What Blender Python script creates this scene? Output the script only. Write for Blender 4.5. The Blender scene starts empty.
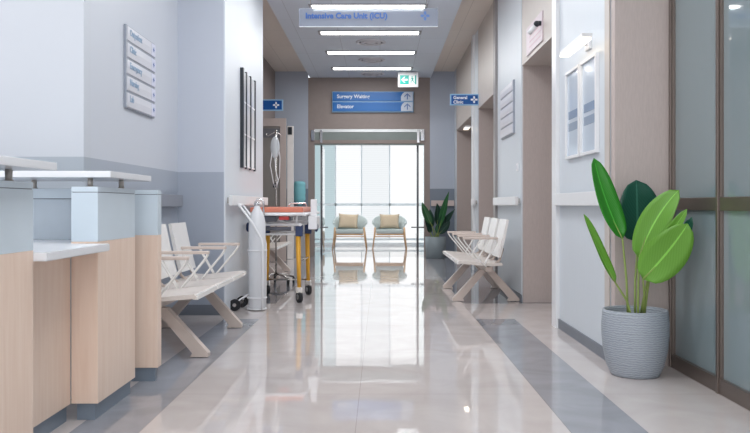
import bpy, bmesh, math, random
from mathutils import Vector, Matrix, Quaternion
random.seed(7)
PI = math.pi
SC = bpy.context.scene
COL = SC.collection
F, VX, VY, EYE = 800.0, 380.0, 205.0, 1.0      # focal length in px, vanishing point, eye height

def at(x, y, Y):
    return Vector(((x - VX) * Y / F, Y, EYE + (VY - y) * Y / F))

def lin(c):
    return tuple((v / 12.92 if v <= 0.04045 else ((v + 0.055) / 1.055) ** 2.4) for v in [k / 255.0 for k in c])

# ---------------------------------------------------------------- materials
MATS = {}
def new_mat(name):
    m = bpy.data.materials.new(name); m.use_nodes = True
    nt = m.node_tree; b = nt.nodes['Principled BSDF']
    return m, nt, b

def mat(name, rgb, rough=0.5, metal=0.0, spec=0.5, var=0.04, scale=6.0, bump=0.0, bscale=60.0, stretch=(1, 1, 1), coat=0.0,
        transmission=0.0, emit=None, estr=0.0, ior=1.45):
    if name in MATS: return MATS[name]
    m, nt, b = new_mat(name)
    c = lin(rgb)
    tc = nt.nodes.new('ShaderNodeTexCoord'); mp = nt.nodes.new('ShaderNodeMapping')
    mp.inputs['Scale'].default_value = stretch
    nt.links.new(tc.outputs['Object'], mp.inputs['Vector'])
    n = nt.nodes.new('ShaderNodeTexNoise'); n.inputs['Scale'].default_value = scale; n.inputs['Detail'].default_value = 4
    nt.links.new(mp.outputs['Vector'], n.inputs['Vector'])
    r = nt.nodes.new('ShaderNodeValToRGB')
    r.color_ramp.elements[0].position = 0.3; r.color_ramp.elements[1].position = 0.7
    r.color_ramp.elements[0].color = tuple(max(0, v * (1 - var)) for v in c) + (1,)
    r.color_ramp.elements[1].color = tuple(min(1, v * (1 + var)) for v in c) + (1,)
    nt.links.new(n.outputs['Fac'], r.inputs['Fac']); nt.links.new(r.outputs['Color'], b.inputs['Base Color'])
    b.inputs['Roughness'].default_value = rough; b.inputs['Metallic'].default_value = metal
    b.inputs['Specular IOR Level'].default_value = spec; b.inputs['Coat Weight'].default_value = coat
    b.inputs['Coat Roughness'].default_value = 0.08
    b.inputs['Transmission Weight'].default_value = transmission; b.inputs['IOR'].default_value = ior
    if emit:
        b.inputs['Emission Color'].default_value = lin(emit) + (1,); b.inputs['Emission Strength'].default_value = estr
    if bump:
        n2 = nt.nodes.new('ShaderNodeTexNoise'); n2.inputs['Scale'].default_value = bscale; n2.inputs['Detail'].default_value = 3
        nt.links.new(mp.outputs['Vector'], n2.inputs['Vector'])
        bp = nt.nodes.new('ShaderNodeBump'); bp.inputs['Strength'].default_value = bump; bp.inputs['Distance'].default_value = 0.01
        nt.links.new(n2.outputs['Fac'], bp.inputs['Height']); nt.links.new(bp.outputs['Normal'], b.inputs['Normal'])
    MATS[name] = m
    return m

def banded(name, top, low, z=1.3, rough=0.45, spec=0.4):
    """wall paint in two colours that meet at height z"""
    if name in MATS: return MATS[name]
    m, nt, b = new_mat(name)
    g = nt.nodes.new('ShaderNodeNewGeometry'); s = nt.nodes.new('ShaderNodeSeparateXYZ')
    nt.links.new(g.outputs['Position'], s.inputs['Vector'])
    gt = nt.nodes.new('ShaderNodeMath'); gt.operation = 'GREATER_THAN'; gt.inputs[1].default_value = z
    nt.links.new(s.outputs['Z'], gt.inputs[0])
    mx = nt.nodes.new('ShaderNodeMix'); mx.data_type = 'RGBA'
    mx.inputs['A'].default_value = lin(low) + (1,); mx.inputs['B'].default_value = lin(top) + (1,)
    nt.links.new(gt.outputs[0], mx.inputs['Factor'])
    nt.links.new(mx.outputs['Result'], b.inputs['Base Color'])
    n = nt.nodes.new('ShaderNodeTexNoise'); n.inputs['Scale'].default_value = 40
    bp = nt.nodes.new('ShaderNodeBump'); bp.inputs['Strength'].default_value = 0.03; bp.inputs['Distance'].default_value = 0.01
    nt.links.new(n.outputs['Fac'], bp.inputs['Height']); nt.links.new(bp.outputs['Normal'], b.inputs['Normal'])
    b.inputs['Roughness'].default_value = rough; b.inputs['Specular IOR Level'].default_value = spec
    MATS[name] = m
    return m

def floor_mat():
    m, nt, b = new_mat('polished_floor')
    N = nt.nodes.new; L = nt.links.new
    g = N('ShaderNodeNewGeometry'); s = N('ShaderNodeSeparateXYZ'); L(g.outputs['Position'], s.inputs['Vector'])
    def math_(op, a, bb, clamp=False):
        k = N('ShaderNodeMath'); k.operation = op; k.use_clamp = clamp
        for i, v in enumerate((a, bb)):
            if v is None: continue
            if isinstance(v, (int, float)): k.inputs[i].default_value = v
            else: L(v, k.inputs[i])
        return k.outputs[0]
    def band(o, a, c):
        return math_('MULTIPLY', math_('GREATER_THAN', o, a), math_('LESS_THAN', o, c))
    X, Y = s.outputs['X'], s.outputs['Y']
    strip = math_('ADD', band(X, -1.365, -1.06), band(X, 0.838, 1.18), True)
    cross = band(Y, 7.02, 8.12)
    strip = math_('MULTIPLY', strip, math_('SUBTRACT', 1.0, cross))
    far = math_('MULTIPLY', math_('GREATER_THAN', Y, 8.12), math_('GREATER_THAN', X, 0.838))  # grey here also stands for the darker reflection on the far right floor
    strip = math_('ADD', strip, far, True)
    n = N('ShaderNodeTexNoise'); n.inputs['Scale'].default_value = 2.2; n.inputs['Detail'].default_value = 8; n.inputs['Distortion'].default_value = 1.5
    L(g.outputs['Position'], n.inputs['Vector'])
    def ramp(a, c):
        r = N('ShaderNodeValToRGB'); r.color_ramp.elements[0].position = 0.32; r.color_ramp.elements[1].position = 0.68
        r.color_ramp.elements[0].color = lin(a) + (1,); r.color_ramp.elements[1].color = lin(c) + (1,)
        L(n.outputs['Fac'], r.inputs['Fac']); return r.outputs['Color']
    cream = ramp((196, 188, 186), (206, 199, 197)); grey = ramp((140, 142, 149), (156, 158, 165))
    mx = N('ShaderNodeMix'); mx.data_type = 'RGBA'; L(strip, mx.inputs['Factor']); L(cream, mx.inputs['A']); L(grey, mx.inputs['B'])
    # faint joints between the slabs
    def joint(o, step, off):
        fr = math_('FRACT', math_('DIVIDE', math_('ADD', o, off), step), None)
        return math_('LESS_THAN', fr, 0.004 / step)
    j = math_('MAXIMUM', joint(Y, 1.2, 10.17), joint(X, 0.949, 10.55))
    mj = N('ShaderNodeMix'); mj.data_type = 'RGBA'; L(math_('MULTIPLY', j, 0.35), mj.inputs['Factor'])
    L(mx.outputs['Result'], mj.inputs['A']); mj.inputs['B'].default_value = lin((120, 112, 106)) + (1,)
    L(mj.outputs['Result'], b.inputs['Base Color'])
    n2 = N('ShaderNodeTexNoise'); n2.inputs['Scale'].default_value = 5; n2.inputs['Detail'].default_value = 2
    L(g.outputs['Position'], n2.inputs['Vector'])
    bp = N('ShaderNodeBump'); bp.inputs['Strength'].default_value = 0.02; bp.inputs['Distance'].default_value = 0.02
    L(n2.outputs['Fac'], bp.inputs['Height']); L(bp.outputs['Normal'], b.inputs['Normal'])
    b.inputs['Roughness'].default_value = 0.03; b.inputs['IOR'].default_value = 1.75
    return m

def pot_mat(name, a, c):
    """glazed stoneware with wavy horizontal ridges"""
    m, nt, b = new_mat(name); N = nt.nodes.new; L = nt.links.new
    tc = N('ShaderNodeTexCoord'); w = N('ShaderNodeTexWave'); w.wave_type = 'BANDS'; w.bands_direction = 'Z'
    w.inputs['Scale'].default_value = 24; w.inputs['Distortion'].default_value = 5.0; w.inputs['Detail'].default_value = 4; w.inputs['Detail Scale'].default_value = 1.6
    L(tc.outputs['Object'], w.inputs['Vector'])
    r = N('ShaderNodeValToRGB'); r.color_ramp.elements[0].color = lin(a) + (1,); r.color_ramp.elements[1].color = lin(c) + (1,)
    L(w.outputs['Fac'], r.inputs['Fac']); L(r.outputs['Color'], b.inputs['Base Color'])
    bp = N('ShaderNodeBump'); bp.inputs['Strength'].default_value = 0.3; bp.inputs['Distance'].default_value = 0.01
    L(w.outputs['Fac'], bp.inputs['Height']); L(bp.outputs['Normal'], b.inputs['Normal'])
    b.inputs['Roughness'].default_value = 0.5
    return m

def gradient_blue():
    return mat('sign_blue', (36, 112, 190), 0.3, var=0.02)

def ceiling_mat(name, rgb, dots):
    m, nt, b = new_mat(name); N = nt.nodes.new; L = nt.links.new
    b.inputs['Base Color'].default_value = lin(rgb) + (1,); b.inputs['Roughness'].default_value = 0.6
    g = N('ShaderNodeNewGeometry')
    br = N('ShaderNodeTexBrick'); br.offset = 0.0; br.inputs['Scale'].default_value = 1.0
    br.inputs['Brick Width'].default_value = dots; br.inputs['Row Height'].default_value = dots * 2; br.inputs['Mortar Size'].default_value = 0.004
    br.inputs['Color1'].default_value = lin(rgb) + (1,); br.inputs['Color2'].default_value = tuple(v * 0.97 for v in lin(rgb)) + (1,)
    br.inputs['Mortar'].default_value = tuple(v * 0.75 for v in lin(rgb)) + (1,)
    L(g.outputs['Position'], br.inputs['Vector']); L(br.outputs['Color'], b.inputs['Base Color'])
    return m

def wood_mat(name, a, c):
    m, nt, b = new_mat(name); N = nt.nodes.new; L = nt.links.new
    g = N('ShaderNodeTexCoord'); mp = N('ShaderNodeMapping'); mp.inputs['Scale'].default_value = (14, 14, 0.9)
    L(g.outputs['Object'], mp.inputs['Vector'])
    n = N('ShaderNodeTexNoise'); n.inputs['Scale'].default_value = 2.5; n.inputs['Detail'].default_value = 6; n.inputs['Distortion'].default_value = 0.6
    L(mp.outputs['Vector'], n.inputs['Vector'])
    r = N('ShaderNodeValToRGB'); r.color_ramp.elements[0].position = 0.3; r.color_ramp.elements[1].position = 0.7
    r.color_ramp.elements[0].color = lin(a) + (1,); r.color_ramp.elements[1].color = lin(c) + (1,)
    L(n.outputs['Fac'], r.inputs['Fac']); L(r.outputs['Color'], b.inputs['Base Color'])
    b.inputs['Roughness'].default_value = 0.42
    return m

def glass_mat(name, tint=(1, 1, 1), see=0.85):
    m, nt, b = new_mat(name); N = nt.nodes.new; L = nt.links.new
    out = nt.nodes['Material Output']; nt.nodes.remove(b)
    t = N('ShaderNodeBsdfTransparent'); t.inputs['Color'].default_value = tint + (1,)
    gl = N('ShaderNodeBsdfGlossy'); gl.inputs['Roughness'].default_value = 0.02
    fr = N('ShaderNodeFresnel'); fr.inputs['IOR'].default_value = 1.45
    mx = N('ShaderNodeMixShader'); L(fr.outputs[0], mx.inputs[0]); L(t.outputs[0], mx.inputs[1]); L(gl.outputs[0], mx.inputs[2])
    L(mx.outputs[0], out.inputs['Surface'])
    return m

def haze_glass_mat(name, rgb, dens, ior=1.5):
    """tinted / frosted glass: part see-through, part milky, polished on the outside"""
    m, nt, b = new_mat(name); N = nt.nodes.new; L = nt.links.new
    out = nt.nodes['Material Output']
    b.inputs['Base Color'].default_value = lin(rgb) + (1,); b.inputs['Roughness'].default_value = 0.04
    b.inputs['IOR'].default_value = ior
    t = N('ShaderNodeBsdfTransparent'); t.inputs['Color'].default_value = lin((200, 220, 222)) + (1,)
    n = N('ShaderNodeTexNoise'); n.inputs['Scale'].default_value = 1.2
    r = N('ShaderNodeMapRange'); r.inputs['To Min'].default_value = dens - 0.04; r.inputs['To Max'].default_value = dens + 0.04
    L(n.outputs['Fac'], r.inputs['Value'])
    mx = N('ShaderNodeMixShader'); L(r.outputs[0], mx.inputs[0]); L(t.outputs[0], mx.inputs[1]); L(b.outputs[0], mx.inputs[2])
    L(mx.outputs[0], out.inputs['Surface'])
    return m

def leaf_mat(name, a, c, rough=0.35):
    m, nt, b = new_mat(name); N = nt.nodes.new; L = nt.links.new
    uv = N('ShaderNodeUVMap'); s = N('ShaderNodeSeparateXYZ'); L(uv.outputs[0], s.inputs[0])
    w = N('ShaderNodeTexWave'); w.bands_direction = 'DIAGONAL'; w.inputs['Scale'].default_value = 9; w.inputs['Distortion'].default_value = 1
    L(uv.outputs[0], w.inputs['Vector'])
    r = N('ShaderNodeValToRGB'); r.color_ramp.elements[0].color = lin(a) + (1,); r.color_ramp.elements[1].color = lin(c) + (1,)
    L(w.outputs['Fac'], r.inputs['Fac'])
    ab = N('ShaderNodeMath'); ab.operation = 'ABSOLUTE'; sb = N('ShaderNodeMath'); sb.operation = 'SUBTRACT'; sb.inputs[1].default_value = 0.5
    L(s.outputs['X'], sb.inputs[0]); L(sb.outputs[0], ab.inputs[0])
    lt = N('ShaderNodeMath'); lt.operation = 'LESS_THAN'; lt.inputs[1].default_value = 0.025; L(ab.outputs[0], lt.inputs[0])
    mx = N('ShaderNodeMix'); mx.data_type = 'RGBA'; L(lt.outputs[0], mx.inputs['Factor']); L(r.outputs['Color'], mx.inputs['A'])
    mx.inputs['B'].default_value = tuple(min(1, v * 1.6 + 0.02) for v in lin(c)) + (1,)
    L(mx.outputs['Result'], b.inputs['Base Color'])
    b.inputs['Roughness'].default_value = rough
    b.inputs['Subsurface Weight'].default_value = 0.0
    out = nt.nodes['Material Output']; tr = N('ShaderNodeBsdfTranslucent'); L(mx.outputs['Result'], tr.inputs['Color'])
    ms = N('ShaderNodeMixShader'); ms.inputs[0].default_value = 0.22
    L(b.outputs[0], ms.inputs[1]); L(tr.outputs[0], ms.inputs[2]); L(ms.outputs[0], out.inputs['Surface'])
    return m

def emission(name, rgb, strength):
    if name in MATS: return MATS[name]
    m, nt, b = new_mat(name)
    b.inputs['Base Color'].default_value = (0.8, 0.8, 0.8, 1)
    b.inputs['Emission Color'].default_value = lin(rgb) + (1,); b.inputs['Emission Strength'].default_value = strength
    MATS[name] = m
    return m

# ---------------------------------------------------------------- geometry helpers
class MB:
    def __init__(s, smooth=False): s.bm = bmesh.new(); s.smooth = smooth; s.uv = None
    def box(s, x0, x1, y0, y1, z0, z1, bev=0.0, M=None):
        t = bmesh.new(); bmesh.ops.create_cube(t, size=1)
        for v in t.verts:
            v.co = Vector(((x0 + x1) / 2 + v.co.x * (x1 - x0), (y0 + y1) / 2 + v.co.y * (y1 - y0), (z0 + z1) / 2 + v.co.z * (z1 - z0)))
        if bev: bmesh.ops.bevel(t, geom=t.edges[:], offset=bev, segments=2, affect='EDGES', profile=0.7)
        s._merge(t, M); return s
    def _merge(s, t, M=None):
        mp = {}
        for v in t.verts: mp[v] = s.bm.verts.new(M @ v.co if M else v.co)
        for f in t.faces:
            try:
                nf = s.bm.faces.new([mp[v] for v in f.verts]); nf.smooth = f.smooth
            except ValueError: pass
        t.free()
    def cyl(s, p0, p1, r0, r1=None, n=16, smooth=True):
        p0, p1 = Vector(p0), Vector(p1); r1 = r0 if r1 is None else r1
        q = (p1 - p0).to_track_quat('Z', 'Y')
        a = [s.bm.verts.new(p0 + q @ Vector((r0 * math.cos(2 * PI * i / n), r0 * math.sin(2 * PI * i / n), 0))) for i in range(n)]
        b = [s.bm.verts.new(p1 + q @ Vector((r1 * math.cos(2 * PI * i / n), r1 * math.sin(2 * PI * i / n), 0))) for i in range(n)]
        for i in range(n):
            f = s.bm.faces.new((a[i], a[(i + 1) % n], b[(i + 1) % n], b[i])); f.smooth = smooth
        s.bm.faces.new(a[::-1]); s.bm.faces.new(b)
        return s
    def tube(s, pts, r, n=8, closed=False):
        pts = [Vector(p) for p in pts]; rings = []; up = None; m = len(pts)
        for i, p in enumerate(pts):
            if closed: d = pts[(i + 1) % m] - pts[i - 1]
            else: d = pts[min(i + 1, m - 1)] - pts[max(i - 1, 0)]
            d.normalize()
            if up is None:
                up = Vector((0, 0, 1)) if abs(d.z) < 0.9 else Vector((1, 0, 0))
            side = d.cross(up).normalized(); up = side.cross(d).normalized()
            rr = r[i] if isinstance(r, (list, tuple)) else r
            rings.append([s.bm.verts.new(p + rr * (math.cos(2 * PI * k / n) * side + math.sin(2 * PI * k / n) * up)) for k in range(n)])
        for i in range(m if closed else m - 1):
            A, B = rings[i], rings[(i + 1) % m]
            for k in range(n):
                f = s.bm.faces.new((A[k], A[(k + 1) % n], B[(k + 1) % n], B[k])); f.smooth = True
        if not closed:
            s.bm.faces.new(rings[0][::-1]); s.bm.faces.new(rings[-1])
        return s
    def lathe(s, prof, c=(0, 0, 0), n=40):
        c = Vector(c); rings = []
        for r, z in prof:
            rings.append([s.bm.verts.new(c + Vector((r * math.cos(2 * PI * i / n), r * math.sin(2 * PI * i / n), z))) for i in range(n)] if r > 1e-6 else [s.bm.verts.new(c + Vector((0, 0, z)))])
        for A, B in zip(rings, rings[1:]):
            for i in range(n):
                j = (i + 1) % n
                if len(A) == 1 and len(B) == 1: continue
                vs = (A[0], B[j], B[i]) if len(A) == 1 else (A[i], A[j], B[0]) if len(B) == 1 else (A[i], A[j], B[j], B[i])
                f = s.bm.faces.new(vs); f.smooth = True
        return s
    def prism(s, poly, d0, d1, M):
        """poly of (u,v) extruded along w from d0 to d1; M maps (u,v,w)"""
        a = [s.bm.verts.new(M @ Vector((u, v, d0))) for u, v in poly]; b = [s.bm.verts.new(M @ Vector((u, v, d1))) for u, v in poly]
        n = len(poly)
        s.bm.faces.new(a[::-1]); s.bm.faces.new(b)
        for i in range(n): s.bm.faces.new((a[i], a[(i + 1) % n], b[(i + 1) % n], b[i]))
        return s
    def sphere(s, c, r, sc=(1, 1, 1), seg=20, rings=12):
        t = bmesh.new(); bmesh.ops.create_uvsphere(t, u_segments=seg, v_segments=rings, radius=r)
        for f in t.faces: f.smooth = True
        for v in t.verts: v.co = Vector((c[0] + v.co.x * sc[0], c[1] + v.co.y * sc[1], c[2] + v.co.z * sc[2]))
        s._merge(t); return s
    def build(s, name, m, parent=None, origin=(0, 0, 0)):
        if parent is not None and tuple(origin) != (0, 0, 0):
            o = Vector(origin)
            for v in s.bm.verts: v.co -= o
        bmesh.ops.recalc_face_normals(s.bm, faces=s.bm.faces[:])
        me = bpy.data.meshes.new(name); s.bm.to_mesh(me); s.bm.free(); me.materials.append(m)
        ob = bpy.data.objects.new(name, me); COL.objects.link(ob)
        if parent is not None: ob.parent = parent
        return ob

ROTX = Matrix.Rotation(PI / 2, 4, 'X')
FACE_CAM = ROTX                                            # u->+X, v->+Z, w->-Y
FACE_RIGHT = Matrix.Rotation(PI / 2, 4, 'Z') @ ROTX         # u->+Y, v->+Z, w->+X
FACE_LEFT = Matrix.Rotation(-PI / 2, 4, 'Z') @ ROTX         # u->-Y, v->+Z, w->-X
def T(x, y, z): return Matrix.Translation((x, y, z))

def tag(o, label, cat, group=None, kind=None):
    o['label'] = label; o['category'] = cat
    if group: o['group'] = group
    if kind: o['kind'] = kind
    return o
def thing(name, label, cat, loc=(0, 0, 0), group=None, rz=0):
    o = bpy.data.objects.new(name, None); COL.objects.link(o); o.location = loc; o.rotation_euler = (0, 0, rz)
    o.empty_display_size = 0.1
    return tag(o, label, cat, group)
def struct(name, mb, m, label=None, cat=None):
    o = mb.build(name, m); o['kind'] = 'structure'
    o['label'] = label or name.replace('_', ' '); o['category'] = cat or name.split('_')[0]
    return o
def kids(o): return [c for c in bpy.data.objects if c.parent == o]
def copy_tree(o, parent=None):
    c = o.copy(); COL.objects.link(c)
    if parent is not None: c.parent = parent
    for k in kids(o): copy_tree(k, c)
    return c

def text_mesh(name, body, size, m, parent, M, align='LEFT', ext=0.001, bold=0.0):
    cu = bpy.data.curves.new('tmp_text', 'FONT'); cu.body = body; cu.size = size; cu.extrude = ext; cu.align_x = align; cu.align_y = 'CENTER'
    cu.offset = bold; cu.resolution_u = 3
    to = bpy.data.objects.new('tmp_text', cu); COL.objects.link(to)
    bpy.context.view_layer.update()
    dg = bpy.context.evaluated_depsgraph_get()
    me = bpy.data.meshes.new_from_object(to.evaluated_get(dg))
    bpy.data.objects.remove(to); bpy.data.curves.remove(cu)
    me.transform(M); me.materials.clear(); me.materials.append(m)
    ob = bpy.data.objects.new(name, me); COL.objects.link(ob); ob.parent = parent
    return ob

# ---------------------------------------------------------------- palette
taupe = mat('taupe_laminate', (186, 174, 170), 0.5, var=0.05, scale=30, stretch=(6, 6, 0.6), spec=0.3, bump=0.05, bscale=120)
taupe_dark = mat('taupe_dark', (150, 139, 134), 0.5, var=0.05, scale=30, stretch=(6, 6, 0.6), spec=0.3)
header = mat('header_panel', (196, 188, 182), 0.4, var=0.02)
panel = mat('wall_panel', (206, 213, 220), 0.36, var=0.02, scale=20, stretch=(8, 8, 0.3), spec=0.5)
white_panel = mat('white_panel', (220, 226, 233), 0.42, var=0.015, scale=20, stretch=(8, 8, 0.3))
two_tone = banded('two_tone_paint', (200, 205, 214), (168, 176, 188), 1.3)
two_tone_front = banded('two_tone_paint_front', (199, 204, 212), (168, 177, 187), 1.3)
blue_grey = banded('blue_grey_paint', (178, 186, 200), (126, 136, 150), 1.32)
taupe_wall = mat('taupe_wall', (150, 139, 135), 0.6, var=0.03, scale=15)
white = mat('white_plastic', (232, 233, 236), 0.35, var=0.01)
trim_white = mat('trim_white', (225, 226, 228), 0.3, var=0.01)
dark_trim = mat('dark_trim', (112, 118, 128), 0.4, var=0.03)
toe = mat('toe_kick', (122, 134, 148), 0.35, var=0.03)
wood = wood_mat('maple_laminate', (226, 200, 182), (234, 212, 196))
counter_blue = mat('counter_blue', (204, 217, 227), 0.22, var=0.015)
slab = mat('white_slab', (226, 228, 232), 0.2, var=0.01)
steel = mat('brushed_steel', (190, 186, 182), 0.25, metal=1.0, var=0.03)
chrome = mat('chrome', (215, 215, 218), 0.12, metal=1.0, var=0.01)
bronze = mat('bronze_frame', (116, 105, 99), 0.28, metal=0.6, var=0.03)
bench_paint = mat('bench_paint', (214, 206, 200), 0.32, var=0.03, scale=40)
bench_pad = mat('bench_pad_paint', (208, 194, 186), 0.4, var=0.03)
bench_leg = mat('bench_leg_paint', (200, 186, 178), 0.35, var=0.03)
bench_white = mat('bench_white', (236, 234, 232), 0.25, var=0.01)
black = mat('black_rubber', (34, 36, 40), 0.5, var=0.05)
black_frame = mat('black_frame', (38, 44, 52), 0.3, var=0.03)
navy = mat('navy_plastic', (38, 58, 100), 0.4, var=0.03)
yellow = mat('yellow_enamel', (232, 172, 60), 0.3, var=0.03)
orange = mat('orange_vinyl', (214, 128, 104), 0.4, var=0.04, bump=0.05, bscale=30)
cyl_white = mat('cylinder_enamel', (224, 226, 230), 0.25, var=0.01)
sign_blue = mat('sign_blue', (4, 82, 158), 0.3, var=0.03, scale=3)
sign_rim = mat('sign_rim', (150, 192, 226), 0.3, var=0.01)
sign_white = mat('sign_white', (235, 240, 246), 0.35, var=0.01)
sign_text_blue = mat('sign_text_blue', (92, 124, 186), 0.4, var=0.01)
board_text = mat('board_text', (150, 174, 200), 0.4, var=0.01)
board_grey = mat('board_slat', (212, 213, 220), 0.3, var=0.02)
teal = mat('exit_teal', (20, 160, 146), 0.35, var=0.01, emit=(20, 160, 146), estr=0.1)
exit_white = mat('exit_white', (212, 222, 220), 0.35, var=0.01, emit=(236, 246, 244), estr=0.12)
pane_bright = emission('lamp_diffuser', (255, 252, 246), 5.0)
warm_bright = emission('warm_diffuser', (255, 238, 214), 1.5)
oak = wood_mat('light_oak', (196, 156, 116), (214, 178, 140))
upholstery = mat('pale_teal_fabric', (190, 200, 200), 0.85, var=0.05, scale=60, bump=0.1, bscale=200, spec=0.2)
beige = mat('beige_fabric', (206, 188, 164), 0.9, var=0.06, scale=60, bump=0.1, bscale=200, spec=0.1)
soil = mat('potting_soil', (62, 52, 44), 0.9, var=0.3, scale=60, bump=0.6, bscale=80)
clear_glass = glass_mat('clear_glass', (0.96, 0.99, 0.99))
part_glass = haze_glass_mat('partition_glass', (140, 155, 160), 0.86, 2.0)
sign_acrylic = haze_glass_mat('acrylic_sign', (190, 192, 208), 0.55)

# ================================================================ THE SETTING
XR, XL, XS, XRec = 1.46, -1.42, -1.84, -2.06               # corridor wall right, left block, left side wall, left recess
YE = 15.7                                                # end wall with the glass door
ZC, ZS = 3.5, 3.62                                        # dropped ceiling, side ceiling
struct('floor', MB().box(-6.2, 4.0, -5, 22, -0.1, 0), floor_mat(), 'polished cream stone floor with grey border strips', 'floor')
struct('ceiling', MB().box(-6.2, 4.0, -2.2, YE, ZS, ZS + 0.12), ceiling_mat('ceiling_side', (226, 217, 208), 0.6), 'warm grey ceiling along both corridor sides', 'ceiling')
struct('ceiling_center', MB().box(-1.38, 1.0, -2.2, YE, ZC, ZS), ceiling_mat('ceiling_mid', (216, 226, 238), 0.6), 'lowered pale ceiling field over the corridor middle', 'ceiling')
# left
struct('wall_front_left', MB().box(-6.2, XS, 4.97, 5.09, 0, ZS), two_tone_front, 'pale wall behind the reception counter with grey lower band', 'wall')
struct('wall_left', MB().box(XS - 0.12, XS, 5.09, 7.39, 0, ZS), two_tone, 'left side wall with grey lower band carrying the directory sign', 'wall')
w = MB(); w.box(XS, XL, 7.27, 9.63, 0, ZS)
struct('wall_left_block', w, banded('block_paint', (194, 200, 212), (164, 172, 186), 1.3), 'projecting left wall block', 'wall')
struct('trim_3', MB().box(XL, XL + 0.012, 7.275, 9.62, 0.0, ZS), white_panel, 'white glossy cladding on the corridor side of the left block', 'trim')
struct('wall_recess_left', MB().box(XRec - 0.12, XRec, 9.63, YE, 0, ZS), taupe_wall, 'taupe wall of the left recess', 'wall')
struct('wall_recess_return', MB().box(XRec - 0.12, XS, 9.51, 9.63, 0, ZS), taupe_wall, 'wall closing the recess behind the left block', 'wall')
struct('wall_far_left', MB().box(-6.3, -6.2, -5, 4.97, 0, ZS), two_tone_front, 'wall at the far side of the reception', 'wall')
# end wall
struct('wall_end_left', MB().box(XRec, -1.41, YE, YE + 0.15, 0, ZS), blue_grey, 'blue grey wall left of the glass doors', 'wall')
struct('wall_end_right', MB().box(0.98, XR + 0.5, YE, YE + 0.15, 0, ZS), blue_grey, 'blue grey wall right of the glass doors', 'wall')
for q_, nm_ in (((-1.41, -1.29, 0, ZC), 'left post'), ((0.87, 0.98, 0, ZC), 'right post'), ((-1.29, 0.87, 2.49, ZC), 'head')):
    struct('wall_end', MB().box(q_[0], q_[1], YE, YE + 0.15, q_[2], q_[3]), taupe_wall, 'taupe surround of the glass doors, ' + nm_, 'wall')
# right, segment by segment
struct('wall_right_pillar', MB().box(XR, 1.86, 4.97, 5.05, 0, ZS), taupe, 'taupe pillar face behind the large plant', 'wall')
segs = [(5.05, 6.71), (8.22, 10.15), (11.9, 12.8), (15.3, YE)]
segn = ['between the pillar and the nearest doorway', 'between the first two doorways', 'between the second and third doorways', 'at the far end beside the dark plant']
for (a, b), t in zip(segs, segn):
    w = MB(); w.box(XR + 0.012, XR + 0.5, a, b, 0, ZS)
    struct('wall_right', w, taupe, 'right wall ' + t, 'wall')
    struct('trim_right', MB().box(XR, XR + 0.012, a + 0.04, b - 0.0, 0, ZS), panel, 'pale cladding on the right wall ' + t, 'trim')
    if a < 15: struct('baseboard_right', MB().box(XR - 0.012, XR, a + 0.02, b - 0.02, 0, 0.075), dark_trim, 'grey baseboard ' + t, 'baseboard')
opens = [(6.71, 8.22, 'nearest'), (10.15, 11.9, 'second'), (12.8, 15.3, 'third')]
for a, b, t in opens:
    struct('wall_right_header', MB().box(XR, XR + 0.5, a, b, 2.43, ZS), header, 'pale panel above the %s doorway' % t, 'wall')
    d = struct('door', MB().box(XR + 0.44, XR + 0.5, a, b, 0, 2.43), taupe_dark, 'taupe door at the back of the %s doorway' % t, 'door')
    h = MB(); h.tube([(XR + 0.385, a + 0.3, 0.85), (XR + 0.385, a + 0.3, 1.25)], 0.012)
    h.cyl((XR + 0.385, a + 0.3, 0.9), (XR + 0.445, a + 0.3, 0.9), 0.008); h.cyl((XR + 0.385, a + 0.3, 1.2), (XR + 0.445, a + 0.3, 1.2), 0.008)
    h.build('door_handle', steel, d)
for y0, y1, m, t in ((6.5, 6.66, trim_white, 'white vertical trim before the nearest doorway'), (9.93, 10.1, mat('grey_trim', (150, 146, 146), 0.35), 'grey vertical trim before the second doorway'),
                  (12.3, 12.42, trim_white, 'narrow pale trim before the third doorway')):
    struct('trim_upright', MB().box(XR - 0.03, XR, y0, y1, 0, ZS), m, t, 'trim')
for y0, t in ((5.08, 'at the pillar'),):
    struct('trim_corner', MB().box(XR - 0.006, XR, y0, y0 + 0.1, 0, ZS), header, 'pale corner strip ' + t, 'trim')
# skirtings on the left
struct('baseboard_left', MB().box(XS, XL, 7.255, 7.27, 0, 0.095), dark_trim, 'dark skirting below the left block', 'baseboard')
struct('baseboard_left_side', MB().box(XS, XS + 0.015, 5.0, 7.255, 0, 0.095), dark_trim, 'dark skirting along the left side wall', 'baseboard')
# lobby behind the glass doors
lob = mat('lobby_white', (236, 240, 243), 0.4, var=0.01)
struct('wall_lobby_left', MB().box(-1.75, -1.65, YE + 0.15, 20.2, 0, 3.0), lob, 'white wall left of the lobby chairs', 'wall')
struct('wall_lobby_right', MB().box(1.3, 1.4, YE + 0.15, 20.2, 0, 3.0), lob, 'white wall right of the lobby chairs', 'wall')
struct('ceiling_lobby', MB().box(-1.75, 1.4, YE + 0.15, 20.2, 3.0, 3.1), lob, 'white ceiling of the lobby', 'ceiling')
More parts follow.
